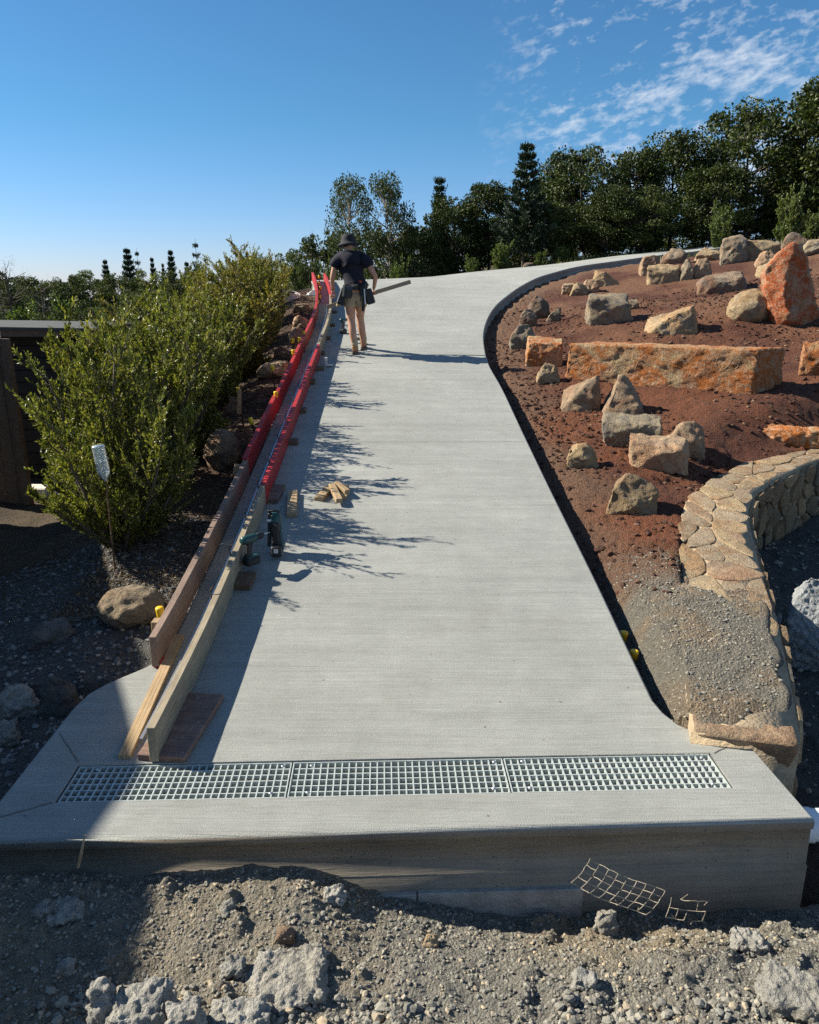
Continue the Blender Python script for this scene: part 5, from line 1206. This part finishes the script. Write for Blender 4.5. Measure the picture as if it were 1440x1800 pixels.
skin_mesh('shorts', [(0,0,1.04),(0,0,.96),(-.098,.0,.90),(-.10,.01,.80),(-.10,.02,.72),(.072,.01,.90),(.066,.06,.81),(.058,.10,.735)], [(0,1),(1,2),(2,3),(3,4),(1,5),(5,6),(6,7)], [(.170,.138),(.180,.150),.130,.122,.116,.130,.122,.114], 'khaki', wk, 1)
for nm, v, r in (('sock', [(-.048,-.025,.27),(-.04,-.03,.20),(-.033,-.025,.14)], [.058,.060,.056]), ('sock', [(.075,.27,.34),(.083,.285,.27),(.085,.31,.20)], [.058,.060,.056])):
    skin_mesh(nm, v, [(0,1),(1,2)], r, 'sock', wk, 1)
for v in ([(-.033,-.025,.14),(-.030,-.01,.065),(-.033,.08,.05),(-.036,.17,.045)], [(.085,.31,.20),(.086,.325,.13),(.086,.40,.11),(.086,.48,.108)]):
    skin_mesh('boot', v, [(0,1),(1,2),(2,3)], [(.055,.055),(.056,.058),(.05,.05),(.048,.042)], 'boot', wk, 1)
# sole
for c in ((-.033, .065, .008), (.086, .385, .062)):
    bm = bmesh.new(); box(bm, c, (.10, .30, .022), Euler((0.0 if c[1] < .2 else 0.12, 0, 0)), .008); bm_obj('boot_sole', bm, M['leather'], wk)
bm = bmesh.new(); HM = Matrix.Translation((-.12, .12, 1.725)) @ Matrix.Rotation(-0.10, 4, 'X') @ Matrix.Rotation(-0.06, 4, 'Y') @ Matrix.Diagonal((1, 1.12, 1, 1))
lathe(bm, [(.172, -.062), (.178, -.056), (.165, -.038), (.118, -.005), (.112, .012), (.106, .06), (.094, .095), (.065, .115), (.02, .12)], 24, HM); bm_obj('hat', bm, M['hat'], wk, True)
skin_mesh('hair', [(-.112,.055,1.63),(-.12,.09,1.71)], [(0,1)], [(.068,.05),(.08,.08)], 'leather', wk, 0)
bm = bmesh.new(); lathe(bm, [(.186, -.03), (.192, -.025), (.192, .03), (.186, .034)], 24, Matrix.Translation((0.0, 0, 1.06)) @ Matrix.Diagonal((1, .80, 1, 1))); bm_obj('tool_belt', bm, M['leather'], wk, True)
bm = bmesh.new(); box(bm, (.03, -.125, 1.125), (.16, .05, .05), Euler((0, 0.04, 0)), .02); bm_obj('waistband', bm, M['undershirt'], wk)
pouches = [((-.125,-.155,.98),(.15,.09,.20),(0,.12,.25),'leather'), ((-.205,-.07,.90),(.13,.15,.26),(0,.35,0),'leather'), ((-.265,.0,.83),(.05,.14,.20),(0,.42,0),'khaki'), ((.125,-.135,1.0),(.12,.09,.19),(0,-.1,-.25),'leather'), ((.215,-.02,.90),(.13,.16,.24),(0,-.3,0),'leather'),
           ((.01,-.15,1.04),(.10,.05,.09),(0,0,0),'leather'), ((.125,-.10,.80),(.045,.03,.26),(0,.1,0),'leather')]
for c, s_, r_, m_ in pouches:
    bm = bmesh.new(); box(bm, c, s_, Euler(r_), .018); bm_obj('tool_pouch', bm, M[m_], wk)
bm = bmesh.new(); box(bm, (-.085, -.205, 1.03), (.10, .02, .055), Euler((0, .05, 0)), .004); bm_obj('nail_packet', bm, M['tub'], wk)
for x_, z_, l_, rz_ in ((-.15, .93, .20, .2), (.155, .90, .24, -.12), (.085, .93, .2, .1)):
    bm = bmesh.new(); tube(bm, [(x_, -.205, z_ - l_/2), (x_ + rz_*.1, -.205, z_ + l_/2)], .010, 6); bm_obj('hammer_handle', bm, M['steel'] if x_ > 0.1 else M['tool_black'], wk)
bm = bmesh.new(); lathe(bm, [(.036, -.009), (.036, .009)], 14, Matrix.Translation((-.378, .10, 1.015))); bm_obj('wrist_strap', bm, M['leather'], wk)
a = at_y(574, 540, P0.y + 0.17) - P0; b = at_y(722, 495, P0.y + 0.22) - P0; a = a + P0; b = b + P0; dd = (b-a)
bm = bmesh.new(); q = Vector((1, 0, 0)).rotation_difference(dd.normalized()).to_matrix().to_4x4(); box(bm, (0, 0, 0), (dd.length, 0.03, 0.062), q, 0.003)
o = bm_obj('timber_pole', bm, M['lvl'], None, False, (a+b)/2); tag(o, 'long grey timber batten carried low by the worker', 'batten')
# ------------------------------------------------------------------ foliage
def leaf_mesh(name, pos, dr, L, W, mat, rg, droop=0.0):
    n = len(pos); dr = dr / (np.linalg.norm(dr, axis=1, keepdims=True) + 1e-9); rv = rg.normal(size=(n, 3)); sd = np.cross(dr, rv); sd /= (np.linalg.norm(sd, axis=1, keepdims=True) + 1e-9)
    L = np.asarray(L).reshape(-1, 1)*np.ones((n, 1)); W = np.asarray(W).reshape(-1, 1)*np.ones((n, 1)); up = np.cross(sd, dr)
    a = pos; b = pos + dr*L*0.45 + sd*W + up*W*0.35; c = pos + dr*L; d_ = pos + dr*L*0.45 - sd*W + up*W*0.35
    co = np.stack([a, b, c, d_], 1).reshape(-1, 3); f = np.arange(n*4).reshape(-1, 4); return mesh_np(name, co, f, mat, False)
def shrub_variant(seed, stems=14, branches=15, twigs=5, leaves=13, LL=0.05, WW=0.0095, spread=0.55, h=1.0, mat='leaf_shrub', low=0.1, skirt=9):
    """unit shrub about 1 high; returns (leaf mesh, stem mesh)"""
    rg = np.random.default_rng(seed); rr4 = random.Random(seed); LP = []; LD = []; bm = bmesh.new()
    for s in range(stems + skirt):
        az_ = 6.283*s/stems + rr4.uniform(-.4, .4); tilt = rr4.uniform(0.05, 1.0)**0.8*spread*1.5; ln = h*rr4.uniform(.72, 1.05)*(1 - 0.22*tilt)
        if s >= stems: tilt = rr4.uniform(1.0, 1.35); ln = h*rr4.uniform(.28, .5); az_ = 6.283*(s-stems)/max(1, skirt)
        d = Vector((math.cos(az_)*math.sin(tilt), math.sin(az_)*math.sin(tilt), math.cos(tilt))); p = Vector((rr4.uniform(-.04, .04), rr4.uniform(-.04, .04), 0)); path = [p.copy()]
        for k in range(7):
            d = (d + Vector((rr4.uniform(-.12, .12), rr4.uniform(-.12, .12), 0.10))).normalized(); p = p + d*ln/7; path.append(p.copy())
        tube(bm, path, [0.011*(1-k/8) + 0.002 for k in range(8)], 4)
        for b in range(branches):
            t = low + (1-low)*(b + rr4.random())/branches; i = min(6, int(t*7)); q = path[i].lerp(path[i+1], t*7-i); ax = (path[i+1]-path[i]).normalized()
            a2 = rr4.uniform(0, 6.283); sd = Vector((math.cos(a2), math.sin(a2), rr4.uniform(0.1, .9))).normalized(); out = Vector((q.x, q.y, 0)); 
            bd = (ax*0.7 + sd*0.8 + out*0.9).normalized(); bl_ = ln*rr4.uniform(.14, .34)*(1.15 - 0.55*t); bp = [q + bd*bl_*k/3 + Vector((0, 0, 0.02*k*k*bl_)) for k in range(4)]
            tube(bm, [bp[0], bp[3]], [0.0035, 0.0015], 3, False)
            for tw in range(twigs + 1):
                if tw == twigs: td = bd; tp = bp[1]; tl = bl_*0.75
                else:
                    tp = bp[0].lerp(bp[3], rr4.uniform(.15, 1)); td = (bd + Vector((rr4.uniform(-1, 1), rr4.uniform(-1, 1), rr4.uniform(-.2, 1)))*0.8).normalized(); tl = bl_*rr4.uniform(.3, .6)
                k = np.linspace(0.05, 1, leaves)[:, None]; base_ = np.array(tp)[None]; tdv = np.array(td)[None]
                LP.append(base_ + tdv*tl*k); LD.append(tdv*0.8 + rg.normal(size=(leaves, 3))*0.55 + np.array([[0, 0, 0.25]]))
    LP = np.concatenate(LP); LD = np.concatenate(LD); n = len(LP); S_ = rg.uniform(.7, 1.25, n)
    me = leaf_mesh('foliage', LP, LD, LL*S_, WW*S_, M[mat], rg); sm = bpy.data.meshes.new('stems'); bm.to_mesh(sm); bm.free(); sm.materials.append(M['bark']); return me, sm
def put(kind, meshes, loc, hgt, wid, rz, label, cat, group, names=('foliage', 'stems'), mats=None):
    t = empty(kind, loc, label, cat, group, rz)
    for nm, me in zip(names, meshes):
        o = link(nm, me, t); o.scale = (wid, wid, hgt)
        if nm in ('foliage', 'crown'): o['kind'] = 'stuff'
    return t
SV = [shrub_variant(1, 20, 19, 6, 13, 0.024, 0.0056), shrub_variant(2, 19, 19, 6, 13, 0.024, 0.0056, mat='leaf_shrub2'), shrub_variant(3, 20, 18, 6, 13, 0.024, 0.0054, 0.5)]
SN = shrub_variant(9, 17, 20, 6, 14, 0.019, 0.0042, 0.62, low=0.02, skirt=14)
hedge = [ # x, y, height, width scale, variant
 (-2.45, 6.2, 1.95, 1.65, -1, 'nearest shrub of the hedge, behind the upturned bottle, branches reaching left'),
 (-2.70, 7.3, 1.9, 1.7, 0, 'second shrub in the hedge, just past the nearest one'),
 (-2.60, 8.4, 1.8, 1.6, 2, 'third shrub in the hedge beside the start of the red boards'),
 (-3.3, 9.1, 1.9, 1.8, 1, 'fourth shrub in the hedge, yellowish, set back toward the shed'),
 (-2.75, 10.1, 1.8, 1.7, 0, 'fifth shrub in the hedge beside the thin tall stake'),
 (-3.2, 11.2, 1.85, 1.8, 2, 'sixth shrub in the hedge, level with the shed corner'),
 (-2.75, 12.2, 1.75, 1.7, 1, 'seventh shrub in the hedge, above the tan bank rocks'),
 (-3.6, 13.2, 2.0, 1.5, 0, 'eighth shrub in the hedge, toward the sky at its back edge'),
 (-2.95, 14.2, 1.8, 1.7, 2, 'ninth shrub in the hedge, below the tall feathery one'),
 (-3.9, 15.4, 2.3, 1.3, 0, 'tall feathery shrub, highest on the hedge skyline'),
 (-3.1, 16.0, 1.75, 1.6, 1, 'bronze leaved shrub right of the tall feathery one'),
 (-3.5, 17.8, 1.6, 1.5, 0, 'far shrub behind the coiled hose'),
 (-3.6, 19.6, 1.4, 1.4, 2, 'farthest shrub at the top of the hedge'),
 (-4.6, 16.6, 1.7, 1.6, 1, 'yellow green shrub behind the hedge\'s left shoulder'),
 (-4.4, 13.8, 1.3, 1.5, 1, 'bronze low shrub behind the shed roof'),
]
for i, (x, y, h_, w_, v, lab) in enumerate(hedge):
    put('hedge_shrub', SN if v < 0 else SV[v], (x, y, gz(x, y) - 0.02), h_, w_, i*1.9, lab, 'shrub', 'shrubs in the hedge along the drive')
# dry weeds at the foot of the first shrub
def tuft_mesh(seed, n, spread, hgt, mat, wl=0.004):
    rg = np.random.default_rng(seed); a = rg.uniform(0, 6.28, n); r = spread*rg.uniform(0, 1, n)**.7; pos = np.stack([r*np.cos(a), r*np.sin(a), np.zeros(n)], -1)
    dr = np.stack([np.cos(a)*.5 + rg.normal(size=n)*.4, np.sin(a)*.5 + rg.normal(size=n)*.4, rg.uniform(.5, 1.3, n)], -1); return leaf_mesh('blades', pos, dr, hgt*rg.uniform(.5, 1.2, n), wl, M[mat], rg)
def litter(name, n, xr_, yr_, L, W, mat, seed, test, label, zup=0.01, vert=0.25):
    rg = np.random.default_rng(seed); x = rg.uniform(*xr_, n); y = rg.uniform(*yr_, n); k = test(x, y); x, y = x[k], y[k]; z = gzv(x, y); m = len(x)
    dr = rg.normal(size=(m, 3)); dr[:, 2] = np.abs(dr[:, 2])*vert; me = leaf_mesh(name, np.stack([x, y, z + zup*rg.uniform(0, 1, m)], -1), dr, L*rg.uniform(.5, 1.4, m), W, M[mat], rg); o = link(name, me); tag(o, label, kind='stuff')
litter('leaf_litter', 9000, (-3.6, -1.6), (5.2, 19), 0.035, 0.006, 'dry', 3, lambda x, y: x < x_out(y) - 0.12, 'dry leaf litter under the hedge')
litter('leaf_litter', 3000, (-2.6, -1.7), (4.9, 6.6), 0.05, 0.004, 'dry', 4, lambda x, y: x < x_out(y) - 0.1, 'reddish dry twigs beside the outer board', 0.03, 0.8)
litter('grass', 26000, (-16, -4.0), (13.5, 34), 0.16, 0.012, 'grass', 5, lambda x, y: x < -4.0, 'rough grass on the slope behind the shed', 0.02, 2.0)
litter('grass', 9000, (5, 22), (24, 36), 0.22, 0.014, 'grass', 6, lambda x, y: (~pip(x, y, slab_poly)) & (dist_poly(x, y, L2p) > 0.4), 'rough grass under the trees beyond the drive', 0.02, 2.0)
litter('soil_twigs', 700, (2, 9), (9, 18), 0.05, 0.003, 'dry', 7, lambda x, y: (x < 0.6*y) & (x > np.interp(y, Ry, Rx) + .1) , 'dry roots and twigs in the garden soil', 0.01, 0.4)
# ---- trees
def tree_variant(seed, clumps=92, per=170, shape='round', LL=0.024, WW=0.0085, mat='leaf_tree', trunk_h=0.16, crown_w=0.37, bark='bark', open_=0.0):
    rg = np.random.default_rng(seed); rr5 = random.Random(seed); bm = bmesh.new(); LP = []; LD = []
    fork = trunk_h; top = 0.9; lean = Vector((rr5.uniform(-.05, .05), rr5.uniform(-.05, .05), 0))
    tp = [Vector((0, 0, -0.03)), Vector((0, 0, fork*.6)) + lean*.4, Vector((0, 0, fork + .15)) + lean, Vector((0, 0, .62)) + lean*1.6, Vector((0, 0, .9)) + lean*2]
    tube(bm, tp, [0.020, 0.016, 0.013, 0.008, 0.003], 6)
    for c in range(clumps):
        u = rr5.random(); z = fork*0.75 + (1 - fork*0.75 - 0.04)*u**0.85
        e = math.sin(math.pi*min(1, max(0, (z - fork*0.5)/(1.06 - fork*0.5)))**0.8)**0.6; R_ = crown_w*e*(0.55 + 0.5*rr5.random()); a = rr5.uniform(0, 6.283); c0 = Vector((R_*math.cos(a), R_*math.sin(a), z)) + lean*2*z
        i = 2 if z < .75 else 3; o0 = tp[i].lerp(tp[i+1], rr5.random()*.7) if z > fork + .2 else tp[1].lerp(tp[2], rr5.random()); o0 = Vector((o0.x, o0.y, min(o0.z, z - 0.02)))
        tube(bm, [o0, o0.lerp(c0, .5) + Vector((0, 0, -.01)), c0], [0.006, 0.004, 0.0018], 4, False)
        cr = rr5.uniform(.06, .115)*(1.0 if shape == 'round' else .85); n = int(per*rr5.uniform(.6, 1.3)); v = rg.normal(size=(n, 3)); v /= np.linalg.norm(v, axis=1, keepdims=True); rad = cr*rg.uniform(.35, 1.0, (n, 1))**.6
        P = np.array(c0)[None] + v*rad*np.array([[1.15, 1.15, .75]]); P[:, 2] += fbm(P[:, 0]*30, P[:, 1]*30, P[:, 2]*30, oct=2, seed=seed)*0.015
        LP.append(P); LD.append(v*.8 + rg.normal(size=(n, 3))*.7 + np.array([[0, 0, -.15]]))
    LP = np.concatenate(LP); LD = np.concatenate(LD); n = len(LP); S_ = rg.uniform(.7, 1.3, n); me = leaf_mesh('crown', LP, LD, LL*S_, WW*S_, M[mat], rg)
    sm = bpy.data.meshes.new('trunk'); bm.to_mesh(sm); bm.free(); sm.materials.append(M[bark]); return me, sm
def pine_variant(seed, whorls=13, per=7, w0=0.28, open_=False, dens=1.0, dens_s=1.0):
    rg = np.random.default_rng(seed); rr6 = random.Random(seed); bm = bmesh.new(); tube(bm, [(0, 0, -.03), (0, 0, .5), (0, 0, .99)], [0.016, 0.010, 0.003], 6); LP = []; LD = []
    for w_ in range(whorls):
        f = (w_ + .3)/whorls; z = .10 + .88*f; R_ = w0*(1-f)**1.0*rr6.uniform(.85, 1.12) + 0.012
        for b in range(per):
            a = 6.283*b/per + w_*.7 + rr6.uniform(-.2, .2); d = Vector((math.cos(a), math.sin(a), 0)); Lb_ = R_*rr6.uniform(.8, 1.1); k = 6; pts = [Vector((0, 0, z)) + d*Lb_*t/k + Vector((0, 0, 0.10*Lb_*t/k + .38*Lb_*(t/k)**2.4)) for t in range(k+1)]
            tube(bm, [pts[0], pts[3], pts[6]], [.004, .003, .0015], 3, False); m = int(dens*(60 if open_ else 120)*max(.35, Lb_/w0))
            t = rg.uniform(.18 if not open_ else .35, 1, m)*k; i = np.minimum(t.astype(int), k-1); pa = np.array([tuple(p) for p in pts]); base_ = pa[i] + (pa[i+1]-pa[i])*(t-i)[:, None]
            sp = 0.018 if open_ else 0.022; LP.append(base_ + rg.normal(size=(m, 3))*np.array([[sp*dens_s, sp*dens_s, sp*.35]])); LD.append(np.array(tuple(d))[None]*.6 + rg.normal(size=(m, 3))*.5 + np.array([[0, 0, .6]]))
    LP = np.concatenate(LP); LD = np.concatenate(LD); n = len(LP); me = leaf_mesh('crown', LP, LD, 0.034*rg.uniform(.7, 1.2, n), 0.007, M['leaf_pine'], rg)
    sm = bpy.data.meshes.new('trunk'); bm.to_mesh(sm); bm.free(); sm.materials.append(M['bark']); return me, sm
TV = [tree_variant(11), tree_variant(12, 100, 160, crown_w=.34), tree_variant(13, 84, 170, trunk_h=.20, crown_w=.33, mat='leaf_tree'), tree_variant(14, 96, 160, trunk_h=.12, crown_w=.40)]
GV = [tree_variant(21, 56, 130, LL=.020, WW=.0065, mat='leaf_gum', trunk_h=.34, crown_w=.30, bark='bark_pale'), tree_variant(22, 60, 130, LL=.020, WW=.0065, mat='leaf_gum', trunk_h=.30, crown_w=.30, bark='bark_pale')]
PV = [pine_variant(31, 12, 7, .30, dens=2.4, dens_s=.7), pine_variant(32, 8, 6, .26, True), pine_variant(33, 14, 8, .22)]
LV = [shrub_variant(41, 12, 12, 5, 9, .045, .013, .6, mat='leaf_light'), shrub_variant(42, 12, 10, 4, 9, .055, .012, .6, mat='leaf_tree')]
DV = [tree_variant(51, 46, 170, trunk_h=.03, crown_w=.5, LL=.035, WW=.011), tree_variant(52, 46, 170, trunk_h=.03, crown_w=.5, LL=.035, WW=.011, mat='leaf_gum')]
DM = tree_variant(53, 46, 170, trunk_h=.03, crown_w=.5, LL=.030, WW=.010, mat='leaf_mid')
SPARSE = tree_variant(61, 40, 22, LL=.014, WW=.004, trunk_h=.25, crown_w=.34, mat='leaf_gum')
cnt = [0]
def tree(px, top, wpx, D_, meshes, kind, label, group, cat='tree', unitw=0.62, drop=0.0):
    x = (px - 720)/F; g = at_y(px, 500, D_); gzz = gz(g.x, D_) - drop; t = at_y(px, top, D_); h_ = t.z - gzz; wm = wpx*(D_*cp + (t.z-H)*-sp_)/F; cnt[0] += 1
    return put(kind, meshes, (g.x, D_, gzz), h_*1.02, wm/unitw, cnt[0]*2.4, label, cat, group, names=('crown', 'trunk'))
gT = 'dark broadleaf trees behind the drive'; gP = 'conifers on the skyline'; gL = 'trees and bushes across the gully at left'
tree(615, 315, 95, 31, GV[0], 'gum_tree', 'open crowned tree right behind the worker\'s hat, left of a pair', gT, unitw=.66)
tree(690, 310, 100, 32, GV[1], 'gum_tree', 'open crowned tree with pale stems, right of the pair behind the worker', gT, unitw=.66)
tree(771, 311, 58, 33, PV[2], 'pine_tree', 'narrow dark conifer between the pair of open trees and the round trees', gP, unitw=.42)
tree(918, 250, 96, 29.5, PV[0], 'hoop_pine', 'tallest layered pine, standing clear above the round trees', gP, unitw=.50)
for px, tp_, w_, D_, v, lab in [(797, 348, 100, 31, 0, 'low round tree right of the narrow dark conifer'), (859, 326, 92, 31, 1, 'round tree just left of the tallest layered pine'), (972, 284, 90, 33, 2, 'tree with a pointed top right of the tallest layered pine'), (1026, 259, 120, 31, 3, 'tall broad tree with the second rounded crown right of the pine'),
  (1062, 330, 80, 29, 0, 'shorter dark tree in the dip of the tree line'), (1104, 268, 105, 32, 1, 'tree left of the wide double topped one'), (1172, 238, 130, 32, 2, 'wide double topped tree in the middle of the right hand row'), (1240, 290, 110, 30, 0, 'lower tree in front of the big right hand trees'),
  (1306, 178, 160, 31, 3, 'very tall dark tree with pale limb, second from the right edge'), (1425, 148, 170, 30, 1, 'tallest dark tree at the right edge of the photo'), (1372, 255, 120, 33, 2, 'dark tree filling the gap between the two tallest'), (1120, 330, 110, 29, 3, 'low spreading tree before the double topped one'), (950, 360, 110, 29, 1, 'low tree at the foot of the tallest layered pine'), (740, 400, 90, 30, 0, 'low dark tree under the narrow conifer')]:
    tree(px, tp_, w_, D_ + 1.5, TV[v], 'broadleaf_tree', lab, gT, unitw=.64)
tree(1500, 180, 150, 30, TV[0], 'broadleaf_tree', 'broad dark tree just outside the right edge', gT)
p_ = at_y(871, 299, 33)
ORD = 'first second third fourth fifth sixth seventh eighth ninth tenth eleventh twelfth thirteenth fourteenth fifteenth sixteenth seventeenth eighteenth nineteenth twentieth twenty-first twenty-second'.split()
for i in range(22):
    px = 570 + i*44 + random.uniform(-15, 15); tree(px, 415 - 1.4*i + random.uniform(-25, 15) - (18 if px > 1000 else 0), 120, 35.5 + random.uniform(-1, 3), DV[0] if i % 3 else DV[1], 'understorey_tree', ORD[i] + (' dark' if i % 3 else ' olive') + ' undergrowth tree from the left along the foot of the tree line', 'undergrowth trees behind the drive', 'tree', 1.05)
for px, tp_, w_, D_, lab in [(1259, 358, 78, 27.5, 'bright green bush left of the other light bush behind the boulders'), (1371, 333, 92, 26, 'bright green bush below the tallest tree at the right'), (880, 424, 66, 28, 'light green bush on the far kerb below the layered pine'), (1130, 432, 50, 30.5, 'small pale bush behind the end of the drive'), (948, 440, 46, 28.5, 'small olive bush just right of the light green one on the kerb'), (985, 432, 56, 29, 'dry yellowish bush above the far edge of the drive'), (1415, 372, 60, 27, 'light bush cut by the right edge behind the boulders'), (700, 455, 60, 24.5, 'low green bush behind the drive, right of the worker'), (830, 450, 50, 27, 'low bush at the drive\'s far edge')]:
    tree(px, tp_, w_, D_, LV[0], 'light_bush', lab, 'light bushes in front of the tree line', 'bush', 1.35)
# left skyline
for px, tp_, w_, D_, v, lab in [(552, 405, 30, 40, 1, 'slim layered pine left of the worker\'s shoulder'), (578, 398, 34, 42, 1, 'slim layered pine just behind the worker\'s hat'), (189, 456, 30, 62, 0, 'small pine at the left end of the distant row'), (229, 436, 42, 60, 0, 'dense distant pine, second of the row'), (246, 437, 26, 61, 1, 'distant open pine touching the dense one'), (271, 452, 22, 62, 0, 'small distant pine in the middle of the row'), (304, 439, 32, 60, 0, 'dense distant pine right of the middle one'), (289, 463, 16, 63, 2, 'tiny distant pine between two bigger ones'), (331, 460, 26, 61, 0, 'short distant pine left of the tiered one'), (349, 421, 36, 58, 1, 'tiered distant pine with wide flat whorls, highest of the row')]:
    tree(px, tp_, w_, D_, PV[v], 'pine_tree', lab, gP, unitw=.46)
lefts = [(15, 450, 90, 27, 'S', 'leafless looking thin tree at the far left'), (70, 484, 70, 29, 'S', 'thin grey tree next to the far left one'), (-20, 480, 90, 30, 'D', 'dark bush at the left edge of the skyline'), (50, 492, 90, 33, 'D', 'grey green tree behind the thin ones'),
 (125, 486, 80, 34, 'D', 'round olive bush on the skyline left of the blue patch'), (165, 478, 90, 36, 'E', 'yellowish tree below the distant pines'), (215, 484, 90, 35, 'D', 'dark tree below the dense distant pine'), (262, 478, 90, 37, 'E', 'olive tree in the middle of the left skyline'), (310, 478, 90, 38, 'D', 'dark tree left of the tall feathery shrub'), (355, 470, 80, 38, 'D', 'tree behind the tiered distant pine'),
 (110, 522, 90, 25, 'L', 'bright green shrub above the shed roof'), (160, 530, 90, 24, 'D', 'dark green clump above the shed roof'), (220, 520, 90, 26, 'E', 'olive clump right of the shed roof'), (190, 545, 80, 21, 'L', 'yellow green shrub right behind the shed roof'), (30, 535, 110, 24, 'L', 'low leafy clump left above the shed roof'), (75, 548, 80, 22, 'D', 'dark low clump behind the shed'), (260, 510, 90, 30, 'D', 'mid distance tree left of the hedge'), (-30, 540, 80, 24, 'D', 'dark clump at the left edge behind the shed'),
 (440, 455, 90, 34, 'D', 'tree showing behind the hedge\'s middle'), (500, 448, 80, 33, 'E', 'tree showing behind the hedge\'s right end'), (545, 458, 60, 30, 'D', 'tree left of the worker behind the formwork end'), (580, 462, 50, 27, 'L', 'small leafy bush where the red formwork ends')]
for px, tp_, w_, D_, k, lab in lefts:
    me_ = {'S': SPARSE, 'D': DV[1], 'E': DM, 'L': LV[0]}[k]; tree(px, tp_, w_, D_, me_, 'sparse_tree' if k == 'S' else 'bushy_tree', lab, gL, 'tree' if k != 'L' else 'bush', {'S': .68, 'D': 1.05, 'E': 1.05, 'L': 1.35}[k])
for i in range(16):
    px = -60 + i*44; tree(px, 497 + random.uniform(-12, 6), 110, 46 + random.uniform(-3, 6), DV[i % 2], 'distant_tree', ORD[i] + ' small distant tree from the left on the low skyline', 'distant trees at left', 'tree', 1.05)
